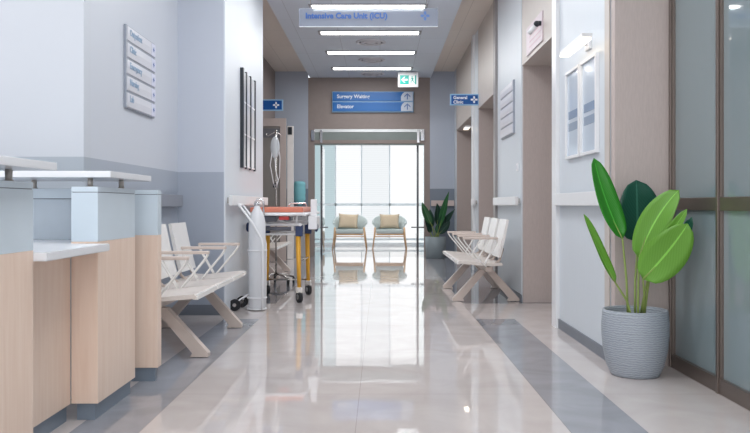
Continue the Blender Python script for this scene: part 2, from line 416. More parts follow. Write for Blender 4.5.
# window at the back: one pane behind each blind bay
def window_mat(name, top, strength):
    m, nt, b = new_mat(name); N = nt.nodes.new; L = nt.links.new
    out = nt.nodes['Material Output']; nt.nodes.remove(b)
    g = N('ShaderNodeNewGeometry'); w = N('ShaderNodeTexWave'); w.bands_direction = 'Z'; w.inputs['Scale'].default_value = 6; w.inputs['Distortion'].default_value = 0.2
    L(g.outputs['Position'], w.inputs['Vector'])
    r = N('ShaderNodeMapRange'); r.inputs['To Min'].default_value = 0.94; r.inputs['To Max'].default_value = 1.0; L(w.outputs['Fac'], r.inputs['Value'])
    mu = N('ShaderNodeMath'); mu.operation = 'MULTIPLY'; mu.inputs[1].default_value = strength; L(r.outputs[0], mu.inputs[0])
    e = N('ShaderNodeEmission'); e.inputs['Color'].default_value = lin(top) + (1,); L(mu.outputs[0], e.inputs['Strength'])
    L(e.outputs[0], out.inputs['Surface']); return m
YW = 20.0
bays = [(-1.65, -1.11, (210, 230, 236), 0.60), (-1.11, -0.46, (250, 252, 254), 0.75), (-0.46, 0.24, (246, 250, 253), 0.70), (0.24, 1.3, (252, 254, 255), 0.78)]
mull = mat('mullion_grey', (232, 240, 244), 0.5)
for i, (a, b, c, k) in enumerate(bays):
    wn = struct('window_%d' % (i + 1), MB().box(a, b, YW, YW + 0.03, 0.06, 3.0), window_mat('daylight_%d' % i, c, k),
           'bright window bay with a pale sheer blind, %s' % ['leftmost and bluest', 'second from left', 'third from left', 'rightmost and brightest'][i], 'window')
    fr = MB(); fr.box(b - 0.016, b + 0.016, YW - 0.05, YW, 0.12, 3.0); fr.box(a, b, YW - 0.05, YW - 0.001, 0.98, 1.04); fr.box(a, b, YW - 0.04, YW - 0.001, 0.12, 0.17)
    fr.build('window_frame', mull, wn)
struct('wall_lobby_sill', MB().box(-1.65, 1.3, YW - 0.02, YW + 0.1, 0, 0.06), lob, 'low white sill under the lobby windows', 'wall')

lb_ = thing('ceiling_light', 'unseen fill light panel added in the lobby above the two armchairs', 'ceiling light', (-0.15, 17.2, 3.0)); o = lb_.location.copy()  # unseen lobby panel, added to brighten the armchairs
MB().box(-0.9, 0.6, 17.0, 17.4, 2.985, 2.999, 0.003).build('frame', white, lb_, o)
MB().box(-0.87, 0.57, 17.03, 17.37, 2.975, 2.985, 0.003).build('diffuser', pane_bright, lb_, o)
ld = bpy.data.lights.new('lobby_fill', 'AREA'); ld.shape = 'RECTANGLE'; ld.size = 1.4; ld.size_y = 0.3; ld.energy = 20
lo_b = bpy.data.objects.new('lobby_fill', ld); COL.objects.link(lo_b); lo_b.parent = lb_; lo_b.location = (0, 0, -0.04)

# ================================================================ GLASS PARTITION (right foreground)
XP = 1.82
gp = thing('glass_partition', 'bronze framed glass partition behind the large potted plant', 'partition', (XP, 4.97, 0))
O = (XP, 4.97, 0)
ys = [4.93, 4.24, 3.53, 2.82, 2.1]
for i, y in enumerate(ys):
    p = MB(); p.box(XP - 0.022, XP + 0.03, y - 0.014, y + 0.03, 0, ZS, 0.004); p.box(XP - 0.034, XP - 0.022, y - 0.004, y + 0.020, 0, ZS, 0.003)
    p.build('post', bronze, gp, O)
for nm, z0, z1 in (('bottom_rail', 0.0, 0.082), ('middle_rail', 0.97, 1.042), ('top_rail', ZS - 0.08, ZS)):
    p = MB(); p.box(XP - 0.026, XP + 0.03, 2.1, 4.92, z0, z1, 0.004); p.build(nm, bronze, gp, O)
for i in range(4):
    a, b = ys[i + 1] + 0.03, ys[i] - 0.014
    for z0, z1 in ((0.082, 0.97), (1.042, ZS - 0.08)):
        MB().box(XP - 0.004, XP + 0.004, a, b, z0, z1).build('pane', part_glass, gp, O)
struct('wall_right_room', MB().box(3.9, 4.0, -5, 6, 0, ZS), mat('room_grey', (150, 160, 164), 0.6), 'grey wall of the room behind the glass partition', 'wall')
struct('wall_right_room_back', MB().box(1.96, 3.9, 5.6, 5.7, 0, ZS), MATS['room_grey'], 'grey back wall of the room behind the glass partition', 'wall')

# ================================================================ RECEPTION COUNTER
def counter_unit(label, x0, x1, y0, y1, lower=0.83):
    t = thing('counter_unit', label, 'counter', ((x0 + x1) / 2, (y0 + y1) / 2, 0)); o = t.location.copy()
    MB().box(x0 + 0.02, x1 - 0.02, y0 + 0.02, y1 - 0.02, 0, 0.08).build('toe_kick', toe, t, o)
    MB().box(x0, x1, y0, y1, 0.08, lower, 0.002).build('wood_panel', wood, t, o)
    MB().box(x0, x1, y0, y1, lower, 1.058, 0.002).build('blue_panel', counter_blue, t, o)
    MB().box(x0, x1, y0, y1, 1.061, 1.085, 0.002).build('top_cap', counter_blue, t, o)
    MB().box(x0 + 0.004, x1 - 0.004, y0 + 0.004, y1 - 0.004, 1.058, 1.061).build('shadow_gap', dark_trim, t, o)
    return t
counter_unit('near wood and blue counter block at the left edge under the first white slab', -1.95, -1.30, 1.5, 3.0)
counter_unit('wood and blue counter block with a dark toe kick beyond the white desk top', -1.43, -1.307, 3.705, 4.27)
counter_unit('wood and pale blue counter end panel nearest the seating bench', -2.2, -1.257, 4.52, 4.60)
lo = thing('counter_unit', 'recessed wood desk front below the white desk top', 'counter', (-1.46, 3.35, 0)); o = lo.location.copy()
MB().box(-1.52, -1.432, 3.005, 3.70, 0.08, 0.786).build('wood_panel', wood, lo, o)
MB().box(-1.52, -1.45, 3.005, 3.70, 0, 0.08).build('toe_kick', toe, lo, o)
up = thing('desk_upstand', 'blue upright panel at the back of the white desk top', 'counter', (-2.0, 4.17, 0)); o = up.location.copy()
MB().box(-2.7, -1.435, 4.13, 4.2, 0, 1.03, 0.002).build('blue_panel', mat('counter_blue_dark', (190, 201, 211), 0.3), up, o)
MB().box(-2.7, -1.435, 4.13, 4.2, 1.034, 1.085, 0.002).build('top_cap', counter_blue, up, o)
MB().box(-2.7, -1.44, 4.135, 4.195, 1.03, 1.034).build('shadow_gap', dark_trim, up, o)
dt = MB(); dt.prism([(-2.7, 3.003), (-1.25, 3.003), (-1.25, 3.702), (-1.433, 3.702), (-1.433, 4.127), (-2.7, 4.127)], 0.788, 0.822, Matrix.Identity(4))
bmesh.ops.bevel(dt.bm, geom=dt.bm.edges[:], offset=0.004, segments=2, affect='EDGES')
tag(dt.build('reception_worktop', slab), 'low white desk top between the two counter blocks', 'worktop')
def shelf(label, x0, x1, y0, y1, posts):
    t = thing('counter_shelf', label, 'shelf', ((x0 + x1) / 2, (y0 + y1) / 2, 1.085), 'raised white counter slabs'); o = t.location.copy()
    MB().box(x0, x1, y0, y1, 1.13, 1.16, 0.004).build('slab', slab, t, o)
    for px, py in posts:
        p = MB(); p.cyl((px, py, 1.0865), (px, py, 1.13), 0.013); p.cyl((px, py, 1.0855), (px, py, 1.0905), 0.018); p.build('post', mat('satin_post', (196, 188, 180), 0.3, metal=0.3), t, o)
shelf('white counter slab on steel posts at the left edge, nearer of two', -1.9, -1.222, 1.5, 3.03, [(-1.36, 2.93), (-1.36, 1.9)])
shelf('long white counter slab on steel posts over the second counter block', -2.65, -1.263, 3.75, 4.42, [(-1.405, 3.88), (-1.345, 4.16), (-1.8, 4.165), (-2.5, 4.165)])

# ================================================================ BENCHES
def bench():
    t = thing('seating_bench', '', 'bench')
    L_, n = 1.86, 3
    MB().box(0.0, 0.07, -L_ / 2 + 0.08, L_ / 2 - 0.08, 0.325, 0.375, 0.006).build('beam', bench_leg, t)
    sw = L_ / n
    for i in range(n):
        y0 = -L_ / 2 + i * sw + 0.012; y1 = y0 + sw - 0.024
        prof = [(-0.275, 0.405), (-0.285, 0.425), (-0.27, 0.440), (-0.10, 0.425), (0.05, 0.410), (0.16, 0.415), (0.165, 0.395), (0.05, 0.385), (-0.10, 0.398), (-0.255, 0.410)]
        M = Matrix(((1, 0, 0, 0), (0, 0, 1, 0), (0, 1, 0, 0), (0, 0, 0, 1)))
        s = MB(); s.prism(prof, y0, y1, M)
        so = s.build('seat', bench_paint, t)
        e = MB(); e.box(-0.293, -0.278, y0 + 0.006, y1 - 0.006, 0.405, 0.437, 0.004); e.build('lit_edge', bench_white, so)  # white strip paints the light caught on the seat edge
        bk = MB(); bp = [(0.125, 0.47), (0.155, 0.47), (0.200, 0.66), (0.238, 0.848), (0.214, 0.855), (0.176, 0.67)]
        bk.prism(bp, y0 + 0.065, y1 - 0.065, M)
        bo = bk.build('backrest', bench_white, t)  # white colour stands in for window light reflected on the backs
        for yy in (y0 + 0.12, y1 - 0.12): MB().tube([(0.10, yy, 0.40), (0.15, yy, 0.44), (0.185, yy, 0.56)], 0.012).build('bracket', bench_leg, bo)
    for yy in (-L_ / 2 + 0.02, -sw / 2, sw / 2, L_ / 2 - 0.02):
        a = MB(); a.box(-0.235, 0.115, yy - 0.028, yy + 0.028, 0.655, 0.677, 0.008)
        ao = a.build('armrest', bench_pad, t)
        for dy in (-0.02, 0.02):
            MB().tube([(-0.225, yy + dy, 0.66), (-0.222, yy + dy, 0.645), (-0.20, yy + dy, 0.61), (-0.05, yy + dy, 0.43), (0.0, yy + dy, 0.38)], 0.0065).build('support_rod', bench_white, ao)
            MB().tube([(0.11, yy + dy, 0.66), (0.105, yy + dy, 0.63), (0.085, yy + dy, 0.59), (0.0, yy + dy, 0.44), (-0.02, yy + dy, 0.40)], 0.0065).build('support_rod', bench_white, ao)
    for yy in (-0.60, 0.66):
        for s in (-1, 1):
            q = MB()
            xf = 0.035 + s * 0.345
            M = T(0, yy, 0) @ Matrix(((1, 0, 0, 0), (0, 0, 1, 0), (0, 1, 0, 0), (0, 0, 0, 1)))
            q.prism([(0.035 - s * 0.02, 0.335), (0.035 + s * 0.075, 0.325), (xf, 0.03), (xf, 0.004), (xf - s * 0.12, 0.004), (xf - s * 0.105, 0.03)], -0.035, 0.035, M)
            qo = q.build('leg', bench_leg, t)
            MB().cyl((xf - s * 0.06, yy, 0.0), (xf - s * 0.06, yy, 0.0045), 0.03).build('glide', black, qo)
    return t
BG = 'three-seat waiting benches'
b1 = bench(); b1.location = (1.065, 8.93, 0); tag(b1, 'pale metal waiting bench against the right wall, backs shining white', 'bench', BG)
b2 = copy_tree(b1); b2.location = (-1.435, 5.93, 0); b2.rotation_euler = (0, 0, PI); tag(b2, 'pale metal waiting bench just behind the reception counter', 'bench', BG)
b3 = copy_tree(b1); b3.location = (-1.66, 11.45, 0); b3.rotation_euler = (0, 0, PI); tag(b3, 'pale metal waiting bench half hidden behind the wheeled stretcher', 'bench', BG)

# ================================================================ HANDRAILS
def handrail(label, axis, fixed, side, a, b, z0=0.995, z1=1.09, m=trim_white):
    """axis 'y': runs along Y on the wall x=fixed, standing out to side"""
    if axis == 'y':
        t = thing('handrail', label, 'handrail', (fixed, (a + b) / 2, z0), 'wall handrails'); o = t.location.copy()
        x0, x1 = sorted((fixed + side * 0.03, fixed + side * 0.065))
        MB().box(x0, x1, a, b, z0, z1, 0.008).build('rail', m, t, o)
        for y in (a + 0.12, b - 0.12):
            k0, k1 = sorted((fixed, fixed + side * 0.032)); MB().box(k0, k1, y - 0.03, y + 0.03, z0 + 0.02, z1 - 0.02).build('bracket', steel, t, o)
    else:
        t = thing('handrail', label, 'handrail', ((a + b) / 2, fixed, z0), 'wall handrails'); o = t.location.copy()
        MB().box(a, b, fixed - 0.065, fixed - 0.03, z0, z1, 0.008).build('rail', m, t, o)
        for x in (a + 0.06, b - 0.06): MB().box(x - 0.02, x + 0.02, fixed - 0.032, fixed, z0 + 0.02, z1 - 0.02).build('bracket', steel, t, o)
handrail('white handrail on the right wall behind the large plant', 'y', XR, -1, 5.06, 6.48)
handrail('white handrail on the right wall above the waiting bench', 'y', XR, -1, 8.26, 9.9)
handrail('short white handrail between the two farther doorways', 'y', XR, -1, 11.94, 12.28)
handrail('grey handrail on the left side wall behind the reception', 'y', XS, 1, 5.15, 7.2, 0.985, 1.09, mat('rail_grey', (140, 144, 154), 0.4))
handrail('white handrail on the left wall above the gas cylinder', 'y', XL + 0.012, 1, 7.28, 9.6)
handrail('pinkish handrail on the far wall behind the dark plant', 'x', YE, -1, 1.0, 1.45, 0.98, 1.09, mat('rail_pink', (206, 190, 186), 0.4))

# ================================================================ CEILING FITTINGS
LY = [14.6, 13.07, 11.58, 10.05]
LLAB = ['farthest lit ceiling panel above the green exit sign', 'second farthest lit ceiling panel between two round vents', 'lit ceiling panel just beyond the hanging sign', 'widest lit ceiling panel at the top of the picture above the hanging sign']
def ceiling_light(y, label):
    t = thing('ceiling_light', label, 'ceiling light', (-0.147, y, ZC), 'recessed ceiling light panels')
    f = MB(); f.box(-0.745, 0.745, -0.115, 0.115, -0.012, -0.001, 0.003); f.build('frame', mat('fitting_grey', (150, 154, 160), 0.5), t)
    MB().box(-0.705, 0.705, -0.085, 0.085, -0.018, -0.0125, 0.002).build('diffuser', pane_bright, t)
    ld = bpy.data.lights.new('ceiling_lamp', 'AREA'); ld.shape = 'RECTANGLE'; ld.size = 1.4; ld.size_y = 0.22; ld.energy = 12; ld.color = (0.97, 0.985, 1.0)
    lo = bpy.data.objects.new('ceiling_lamp', ld); COL.objects.link(lo); lo.parent = t; lo.location = (0, 0, -0.03)
for y, l in zip(LY, LLAB): ceiling_light(y, l)
nth = ['first', 'second', 'third', 'fourth', 'fifth', 'sixth', 'seventh']
for i, y in enumerate([8.5, 6.9, 5.3, 3.7, 2.1, 0.5, -1.1]):  # unseen panels continuing the visible row, added as fill light
    ceiling_light(y, 'unseen ceiling light panel added for fill, %s on the near side of the hanging sign' % nth[i])
def down(x, y, e, label):  # unseen round lamps added to brighten the reception counter
    t = thing('fill_light', label, 'ceiling light', (x, y, ZS), 'added reception fill lights')
    MB().lathe([(0.0, -0.02), (0.1, -0.02), (0.12, -0.01), (0.125, -0.001), (0, -0.001)]).build('ring', white, t)
    MB().lathe([(0.0, -0.024), (0.085, -0.024), (0.09, -0.0205), (0, -0.0205)]).build('diffuser', pane_bright, t)
    ld = bpy.data.lights.new('reception_fill', 'AREA'); ld.shape = 'DISK'; ld.size = 0.5; ld.energy = e * 0.35; ld.color = (0.97, 0.985, 1.0)
    lo = bpy.data.objects.new('reception_fill', ld); COL.objects.link(lo); lo.parent = t; lo.location = (0, 0, -0.04)
down(-3.0, 3.6, 55, 'added unseen round downlight over the reception desk')
down(-3.0, 1.2, 45, 'added unseen round downlight over the near end of the reception')
def vent(y, label):
    t = thing('ceiling_vent', label, 'vent', (-0.14, y, ZC), 'round ceiling vents')
    MB().lathe([(0.225, -0.001), (0.23, -0.012), (0.2, -0.024), (0.185, -0.012), (0.185, -0.001)]).build('ring', board_grey, t)
    MB().lathe([(0.15, -0.001), (0.155, -0.02), (0.12, -0.034), (0.11, -0.018), (0.11, -0.001)]).build('ring', board_grey, t)
    MB().lathe([(0.07, -0.001), (0.075, -0.028), (0.0, -0.040)]).build('cone', board_grey, t)
    MB().lathe([(0.0, -0.004), (0.19, -0.004), (0.19, -0.001), (0, -0.001)]).build('throat', black_frame, t)
vent(12.25, 'round ceiling vent beyond the hanging sign, nearest of three')
vent(13.75, 'round ceiling vent between the two farthest light panels')
vent(15.2, 'round ceiling vent close to the taupe end wall')

# ================================================================ SIGNS
def petals(mb, r, M, d=0.002):
    for k in range(4):
        a = k * PI / 2
        R = Matrix.Rotation(a, 4, 'Z')
        poly = [(0.10 * r, 0), (0.42 * r, 0.30 * r), (1.0 * r, 0.24 * r), (1.0 * r, -0.24 * r), (0.42 * r, -0.30 * r)]
        mb.prism(poly, 0, d, M @ R)
    return mb
# hanging ICU sign
SY = 8.5
p0, p1 = at(299, 26.5, SY), at(438, 8.5, SY)
ic = thing('hanging_sign', 'translucent hanging sign lettered Intensive Care Unit (ICU)', 'sign', ((p0.x + p1.x) / 2, SY, p0.z)); o = ic.location.copy()
MB().box(p0.x, p1.x, SY - 0.008, SY + 0.008, p0.z, p1.z, 0.002).build('panel', sign_acrylic, ic, o)
MB().box(p0.x, p1.x, SY - 0.010, SY + 0.010, p0.z - 0.008, p0.z, 0.001).build('edge_strip', sign_white, ic, o)
for x in (p0.x + 0.12, p1.x - 0.12): MB().cyl((x, SY, p1.z - 0.01), (x, SY, ZC), 0.003, n=8).build('wire', steel, ic, o)
c = at(305.5, 16.2, SY)
text_mesh('lettering', 'Intensive Care Unit (ICU)', 0.083, mat('sign_text_icu', (62, 104, 178), 0.4, var=0.01), ic, T(c.x - o.x, -0.011, c.z - o.z) @ FACE_CAM, bold=0.0035)
c = at(425, 16, SY)
q = MB(); petals(q, 0.048, T(c.x, SY - 0.009, c.z) @ Matrix.Rotation(0, 4, 'Y') @ FACE_CAM, 0.002); q.build('emblem', sign_text_blue, ic, o)

# direction sign over the glass doors
SY = YE - 0.05
ds = thing('direction_sign', 'two-row blue sign lettered Surgery Waiting and Elevator above the glass doors', 'sign', (at(372.5, 113, SY).x, SY, at(0, 113, SY).z)); o = ds.location.copy()
MB().box(at(332, 0, SY).x, at(413.5, 0, SY).x, SY + 0.002, YE, at(0, 112.2, SY).z, at(0, 91.5, SY).z, 0.003).build('frame', sign_rim, ds, o)
for (ya, yb, s, tx) in ((92.2, 101.0, 'Surgery Waiting', 97.0), (102.3, 111.2, 'Elevator', 107.0)):
    a, b = at(332.8, yb, SY), at(412.6, ya, SY)
    r = MB().box(a.x, b.x, SY - 0.02, SY + 0.002, a.z, b.z, 0.003).build('row_panel', mat('sign_blue_mid', (14, 104, 180), 0.3, var=0.03, scale=3), ds, o)
    c = at(337, tx - 0.3, SY)
    text_mesh('lettering', s, 0.098, sign_white, r, T(c.x - o.x, -0.0215, c.z - o.z) @ FACE_CAM, bold=0.002)
    k0, k1 = at(401, yb, SY), at(412.6, ya, SY)
    w_, h_ = k1.x - k0.x, k1.z - k0.z
    poly = [(0, 0), (w_, 0), (w_, h_), (w_ * 0.30, h_), (w_ * 0.12, h_ * 0.82), (0, h_ * 0.5)]
    MB().prism(poly, 0, 0.004, T(k0.x, SY - 0.0205, k0.z) @ FACE_CAM).build('arrow_field', mat('sign_pale', (206, 216, 230), 0.35), r, o)
    ar = MB(); M = T((k0.x + k1.x) / 2 + 0.01, SY - 0.025, (k0.z + k1.z) / 2) @ FACE_CAM
    ar.prism([(-0.010, -0.06), (0.010, -0.06), (0.010, 0.03), (-0.010, 0.03)], 0, 0.002, M)
    ar.prism([(0, 0.062), (-0.06, 0.006), (-0.06, -0.018), (0, 0.038)], 0, 0.002, M); ar.prism([(0, 0.062), (0, 0.038), (0.06, -0.018), (0.06, 0.006)], 0, 0.002, M)
    ar.build('arrow', sign_text_blue, r, o)

# exit sign
SY = 14.95
a, b = at(398, 87, SY), at(418.3, 72, SY)
ex = thing('exit_sign', 'small green and white exit sign with arrow hanging below the ceiling', 'sign', ((a.x + b.x) / 2, SY, a.z)); o = ex.location.copy()
MB().box(a.x, b.x, SY, SY + 0.06, a.z, b.z, 0.008).build('housing', white, ex, o)
MB().cyl(((a.x + b.x) / 2, SY + 0.03, b.z - 0.005), ((a.x + b.x) / 2, SY + 0.03, ZC), 0.012).build('stem', white, ex, o)
k0, k1 = at(400, 84.3, SY), at(408.8, 75.2, SY)
g = MB().box(k0.x, k1.x, SY - 0.003, SY + 0.001, k0.z, k1.z).build('green_field', teal, ex, o)
M = T((k0.x + k1.x) / 2, SY - 0.0035, (k0.z + k1.z) / 2) @ FACE_CAM
ar = MB(); ar.prism([(-0.062, 0), (-0.005, 0.055), (0.018, 0.055), (-0.022, 0.016), (0.06, 0.016), (0.06, -0.016), (-0.022, -0.016), (0.018, -0.055), (-0.005, -0.055)], 0, 0.002, M)
ar.build('arrow', exit_white, g, o)
k2, k3 = at(409.0, 84.3, SY), at(416.2, 75.2, SY)
f = MB().box(k2.x, k3.x, SY - 0.003, SY + 0.001, k2.z, k3.z).build('white_field', exit_white, ex, o)
M = T((k2.x + k3.x) / 2 - 0.01, SY - 0.0035, (k2.z + k3.z) / 2) @ FACE_CAM
fg = MB()
def strip(p, q, wd):
    p, q = Vector((p[0], p[1])), Vector((q[0], q[1])); n = Vector((-(q - p).y, (q - p).x)).normalized() * wd / 2
    fg.prism([tuple(p + n), tuple(p - n), tuple(q - n), tuple(q + n)], 0, 0.002, M)
fg.prism([(0.012 * math.cos(2 * PI * i / 10), 0.052 + 0.012 * math.sin(2 * PI * i / 10)) for i in range(10)], 0, 0.002, M)
strip((0.0, 0.036), (0.008, -0.008), 0.022); strip((0.008, -0.008), (-0.022, -0.03), 0.012); strip((-0.022, -0.03), (-0.018, -0.062), 0.011)
strip((0.008, -0.008), (0.026, -0.034), 0.012); strip((0.026, -0.034), (0.046, -0.056), 0.011); strip((0.0, 0.03), (-0.03, 0.008), 0.009); strip((0.0, 0.03), (0.03, 0.012), 0.009)
fg.build('figure', teal, f, o)
MB().box(at(415.0, 0, SY).x, at(416.2, 0, SY).x, SY - 0.0045, SY - 0.003, k2.z, k3.z).build('door_bar', teal, f, o)

def flag_sign(label, x0, x1, y0, y1, SY, wallx, lines, logo_x, tx):
    a, b = at(x0, y1, SY), at(x1, y0, SY)
    t = thing('projecting_sign', label, 'sign', ((a.x + b.x) / 2, SY, a.z), 'small blue signs standing out from the walls'); o = t.location.copy()
    MB().box(a.x, b.x, SY - 0.012, SY + 0.012, a.z, b.z, 0.002).build('rim', sign_rim, t, o)
    MB().box(a.x + 0.018, b.x - 0.018, SY - 0.014, SY - 0.010, a.z + 0.018, b.z - 0.018, 0.001).build('blue_panel', sign_blue, t, o)
    lo_, hi_ = sorted((wallx, b.x if wallx > b.x else a.x))
    if hi_ - lo_ > 0.003: MB().box(lo_, hi_, SY - 0.01, SY + 0.01, a.z + 0.05, b.z - 0.05).build('bracket', steel, t, o)
    for s, yy in lines:
        c = at(tx, yy, SY); text_mesh('lettering', s, 0.064, sign_white, t, T(c.x - o.x, -0.0155, c.z - o.z) @ FACE_CAM, bold=0.002)
    c = at(logo_x, (y0 + y1) / 2, SY)
    petals(MB(), 0.05, T(c.x, SY - 0.0145, c.z) @ FACE_CAM).build('emblem', sign_white, t, o)
flag_sign('small blue sign on the right wall with two lines of white lettering', 450, 479, 94, 105.5, 11.85, XR, (('General', 97.8), ('Clinic', 102.3)), 474, 453.2)
flag_sign('small blue sign with a white cross emblem beside the left block', 258, 283, 99.5, 110.8, 12.9, XRec, (), 276.2, 0)

# directory boards
def board(label, wallx, ya, yb, z0, z1, n, facing, words, tcol, loc_group='wall directory boards'):
    s = 1 if facing == 'right' else -1
    t = thing('directory_sign', label, 'board', (wallx, (ya + yb) / 2, z0), loc_group); o = t.location.copy()
    x = lambda d0, d1: sorted((wallx + s * d0, wallx + s * d1))
    a, b = x(0.0, 0.018); MB().box(a, b, ya, yb, z0, z1, 0.003).build('back_plate', mat('plate_grey', (150, 156, 168), 0.35), t, o)
    h = (z1 - z0) / n
    for i in range(n):
        top = z1 - i * h - 0.008; bot = z1 - (i + 1) * h + 0.008
        M = FACE_CAM
        # slat with a bowed face
        prof = [(0.018, bot), (0.026, bot + 0.003), (0.030, (bot + top) / 2), (0.026, top - 0.003), (0.018, top)]
        mm = Matrix(((s, 0, 0, wallx), (0, 0, 1, 0), (0, 1, 0, 0), (0, 0, 0, 1)))
        e = 0.11 if facing == 'right' else 0.0
        sl = MB().prism(prof, ya + 0.012, yb - 0.012 - e, mm).build('slat', board_grey, t, o)
        if facing == 'right':
            MB().prism(prof, yb - 0.012 - e + 0.004, yb - 0.008, mm).build('marker_plate', mat('marker_plate', (214, 216, 232), 0.3), sl, o)
            c = (wallx + 0.0305, yb - 0.07, (top + bot) / 2)
            petals(MB(), 0.018, T(*c) @ FACE_RIGHT, 0.002).build('emblem', sign_text_blue, sl, o)
        if words:
            if facing == 'right': MM = T(0.0315, ya + 0.05 - o.y, (top + bot) / 2 + 0.008 - o.z) @ FACE_RIGHT
            else: MM = T(-0.0315, yb - 0.06 - o.y, (top + bot) / 2 + 0.004 - o.z) @ FACE_LEFT
            text_mesh('lettering', words[i], 0.066, tcol, sl, MM, bold=0.0012)
board('grey directory board of five slats high on the left side wall', XS, 5.74, 6.47, 1.70, 2.30, 5, 'right', ['Outpatient', 'Clinic', 'Emergency', 'Nursing', 'Lab'], board_text)
board('pale slatted board on the right wall above the waiting bench', XR, 8.66, 9.55, 1.78, 2.36, 5, 'left', None, board_text)

# framed strips on left block
tp = thing('wall_display', 'tall black and white framed display on the left block', 'picture', (XL + 0.012, 8.5, 1.38)); o = tp.location.copy()
x0 = XL + 0.012
ysb = [8.05, 8.32, 8.60, 8.90]
for i, y in enumerate(ysb):
    MB().box(x0, x0 + (0.035 if i == 0 else 0.022), y, y + (0.05 if i == 0 else 0.045), 1.375, 2.385, 0.003).build('black_bar', black_frame, tp, o)
for i in range(3):
    f = MB().box(x0, x0 + 0.012, ysb[i] + 0.052, ysb[i + 1] - 0.002, 1.39, 2.37).build('white_strip', mat('display_grey', (240, 243, 247), 0.2), tp, o)
    for z in (1.39, 1.72, 2.05): MB().box(x0 + 0.012, x0 + 0.016, ysb[i] + 0.052, ysb[i + 1] - 0.002, z, z + 0.016).build('divider', white, f, o)

# frames and picture light on right wall
def pic(ya, yb, label, seed):
    t = thing('picture_frame', label, 'picture', (XR, (ya + yb) / 2, 1.35), 'white framed wall posters'); o = t.location.copy(); W = 0.022
    f = MB(); X0, X1 = XR - 0.028, XR
    f.box(X0, X1, ya, ya + W, 1.35, 2.02, 0.003); f.box(X0, X1, yb - W, yb, 1.35, 2.02, 0.003); f.box(X0, X1, ya + W, yb - W, 1.35, 1.35 + W, 0.003); f.box(X0, X1, ya + W, yb - W, 2.02 - W, 2.02, 0.003)
    f.build('frame', trim_white, t, o)
    pg = MB().box(XR - 0.012, XR - 0.002, ya + W, yb - W, 1.35 + W, 2.02 - W).build('poster', mat('poster_paper', (196, 208, 222), 0.12, var=0.05, scale=4), t, o)
    for z0, z1, c in ((1.56, 1.62, (150, 166, 186)), (1.65, 1.71, (140, 158, 182))):
        MB().box(XR - 0.014, XR - 0.012, ya + W + 0.02, yb - W - 0.04, z0, z1).build('print_block', mat('poster_print_%d' % c[0], c, 0.2), pg, o)
pic(5.32, 5.74, 'white framed poster under the wall lamp, nearer of the pair', 1)
pic(5.78, 6.2, 'white framed poster under the wall lamp, farther of the pair', 2)
def wall_lamp(label, y0, y1, z, e, proj=0.10):
    t = thing('wall_lamp', label, 'lamp', (XR, (y0 + y1) / 2, z), 'lit linear wall lamps'); o = t.location.copy()
    MB().box(XR - 0.02, XR, (y0 + y1) / 2 - 0.06, (y0 + y1) / 2 + 0.06, z - 0.02, z + 0.04, 0.004).build('wall_plate', trim_white, t, o)
    MB().box(XR - proj, XR - 0.018, (y0 + y1) / 2 - 0.02, (y0 + y1) / 2 + 0.02, z + 0.012, z + 0.03).build('arm', trim_white, t, o)
    MB().box(XR - proj - 0.035, XR - proj + 0.035, y0, y1, z + 0.004, z + 0.03, 0.004).build('housing', trim_white, t, o)
    MB().box(XR - proj - 0.037, XR - proj + 0.03, y0 + 0.01, y1 - 0.01, z - 0.012, z + 0.004, 0.003).build('diffuser', warm_bright, t, o)
    ld = bpy.data.lights.new('wall_lamp_light', 'AREA'); ld.shape = 'RECTANGLE'; ld.size = 0.06; ld.size_y = y1 - y0; ld.energy = e; ld.color = (1, 0.86, 0.68)
    lo = bpy.data.objects.new('wall_lamp_light', ld); COL.objects.link(lo); lo.parent = t; lo.location = (-proj, 0, -0.02)
wall_lamp('lit linear lamp over the two white framed posters', 5.25, 5.9, 2.10, 0.22)
wall_lamp('small lit wall lamp far down the right wall by the trim', 12.42, 12.68, 2.2, 0.25)

# notice and security camera above nearest doorway
pn = thing('wall_notice', 'pink and white notice above the nearest doorway', 'notice', (XR, 7.6, 2.46)); o = pn.location.copy()
MB().box(XR - 0.012, XR, 7.15, 7.92, 2.47, 2.74, 0.002).build('plate', mat('notice_pink', (212, 198, 204), 0.4, var=0.06, scale=7), pn, o)
for z in (2.52, 2.57, 2.62): MB().box(XR - 0.0135, XR - 0.012, 7.22, 7.75, z, z + 0.012).build('print_line', mat('notice_print', (204, 172, 184), 0.4), pn, o)
sc_ = thing('mounted_camera', 'black and white security camera over the pink notice', 'camera', (XR, 7.2, 2.6)); o = sc_.location.copy()
MB().cyl((XR - 0.0125, 7.2, 2.635), (XR - 0.035, 7.2, 2.635), 0.022).build('base', black_frame, sc_, o)
MB().sphere((XR - 0.05, 7.2, 2.63), 0.028).build('ball_joint', black_frame, sc_, o)
MB().cyl((XR - 0.06, 7.2, 2.615), (XR - 0.105, 7.26, 2.56), 0.022, 0.024).build('body', white, sc_, o)
sw = thing('light_switch', 'small white switch on the right wall below the slatted board', 'switch', (XR, 8.5, 1.36)); o = sw.location.copy()
MB().box(XR - 0.01, XR, 8.42, 8.52, 1.36, 1.44, 0.002).build('plate', white, sw, o); MB().box(XR - 0.015, XR - 0.01, 8.45, 8.49, 1.38, 1.42, 0.001).build('rocker', board_grey, sw, o)

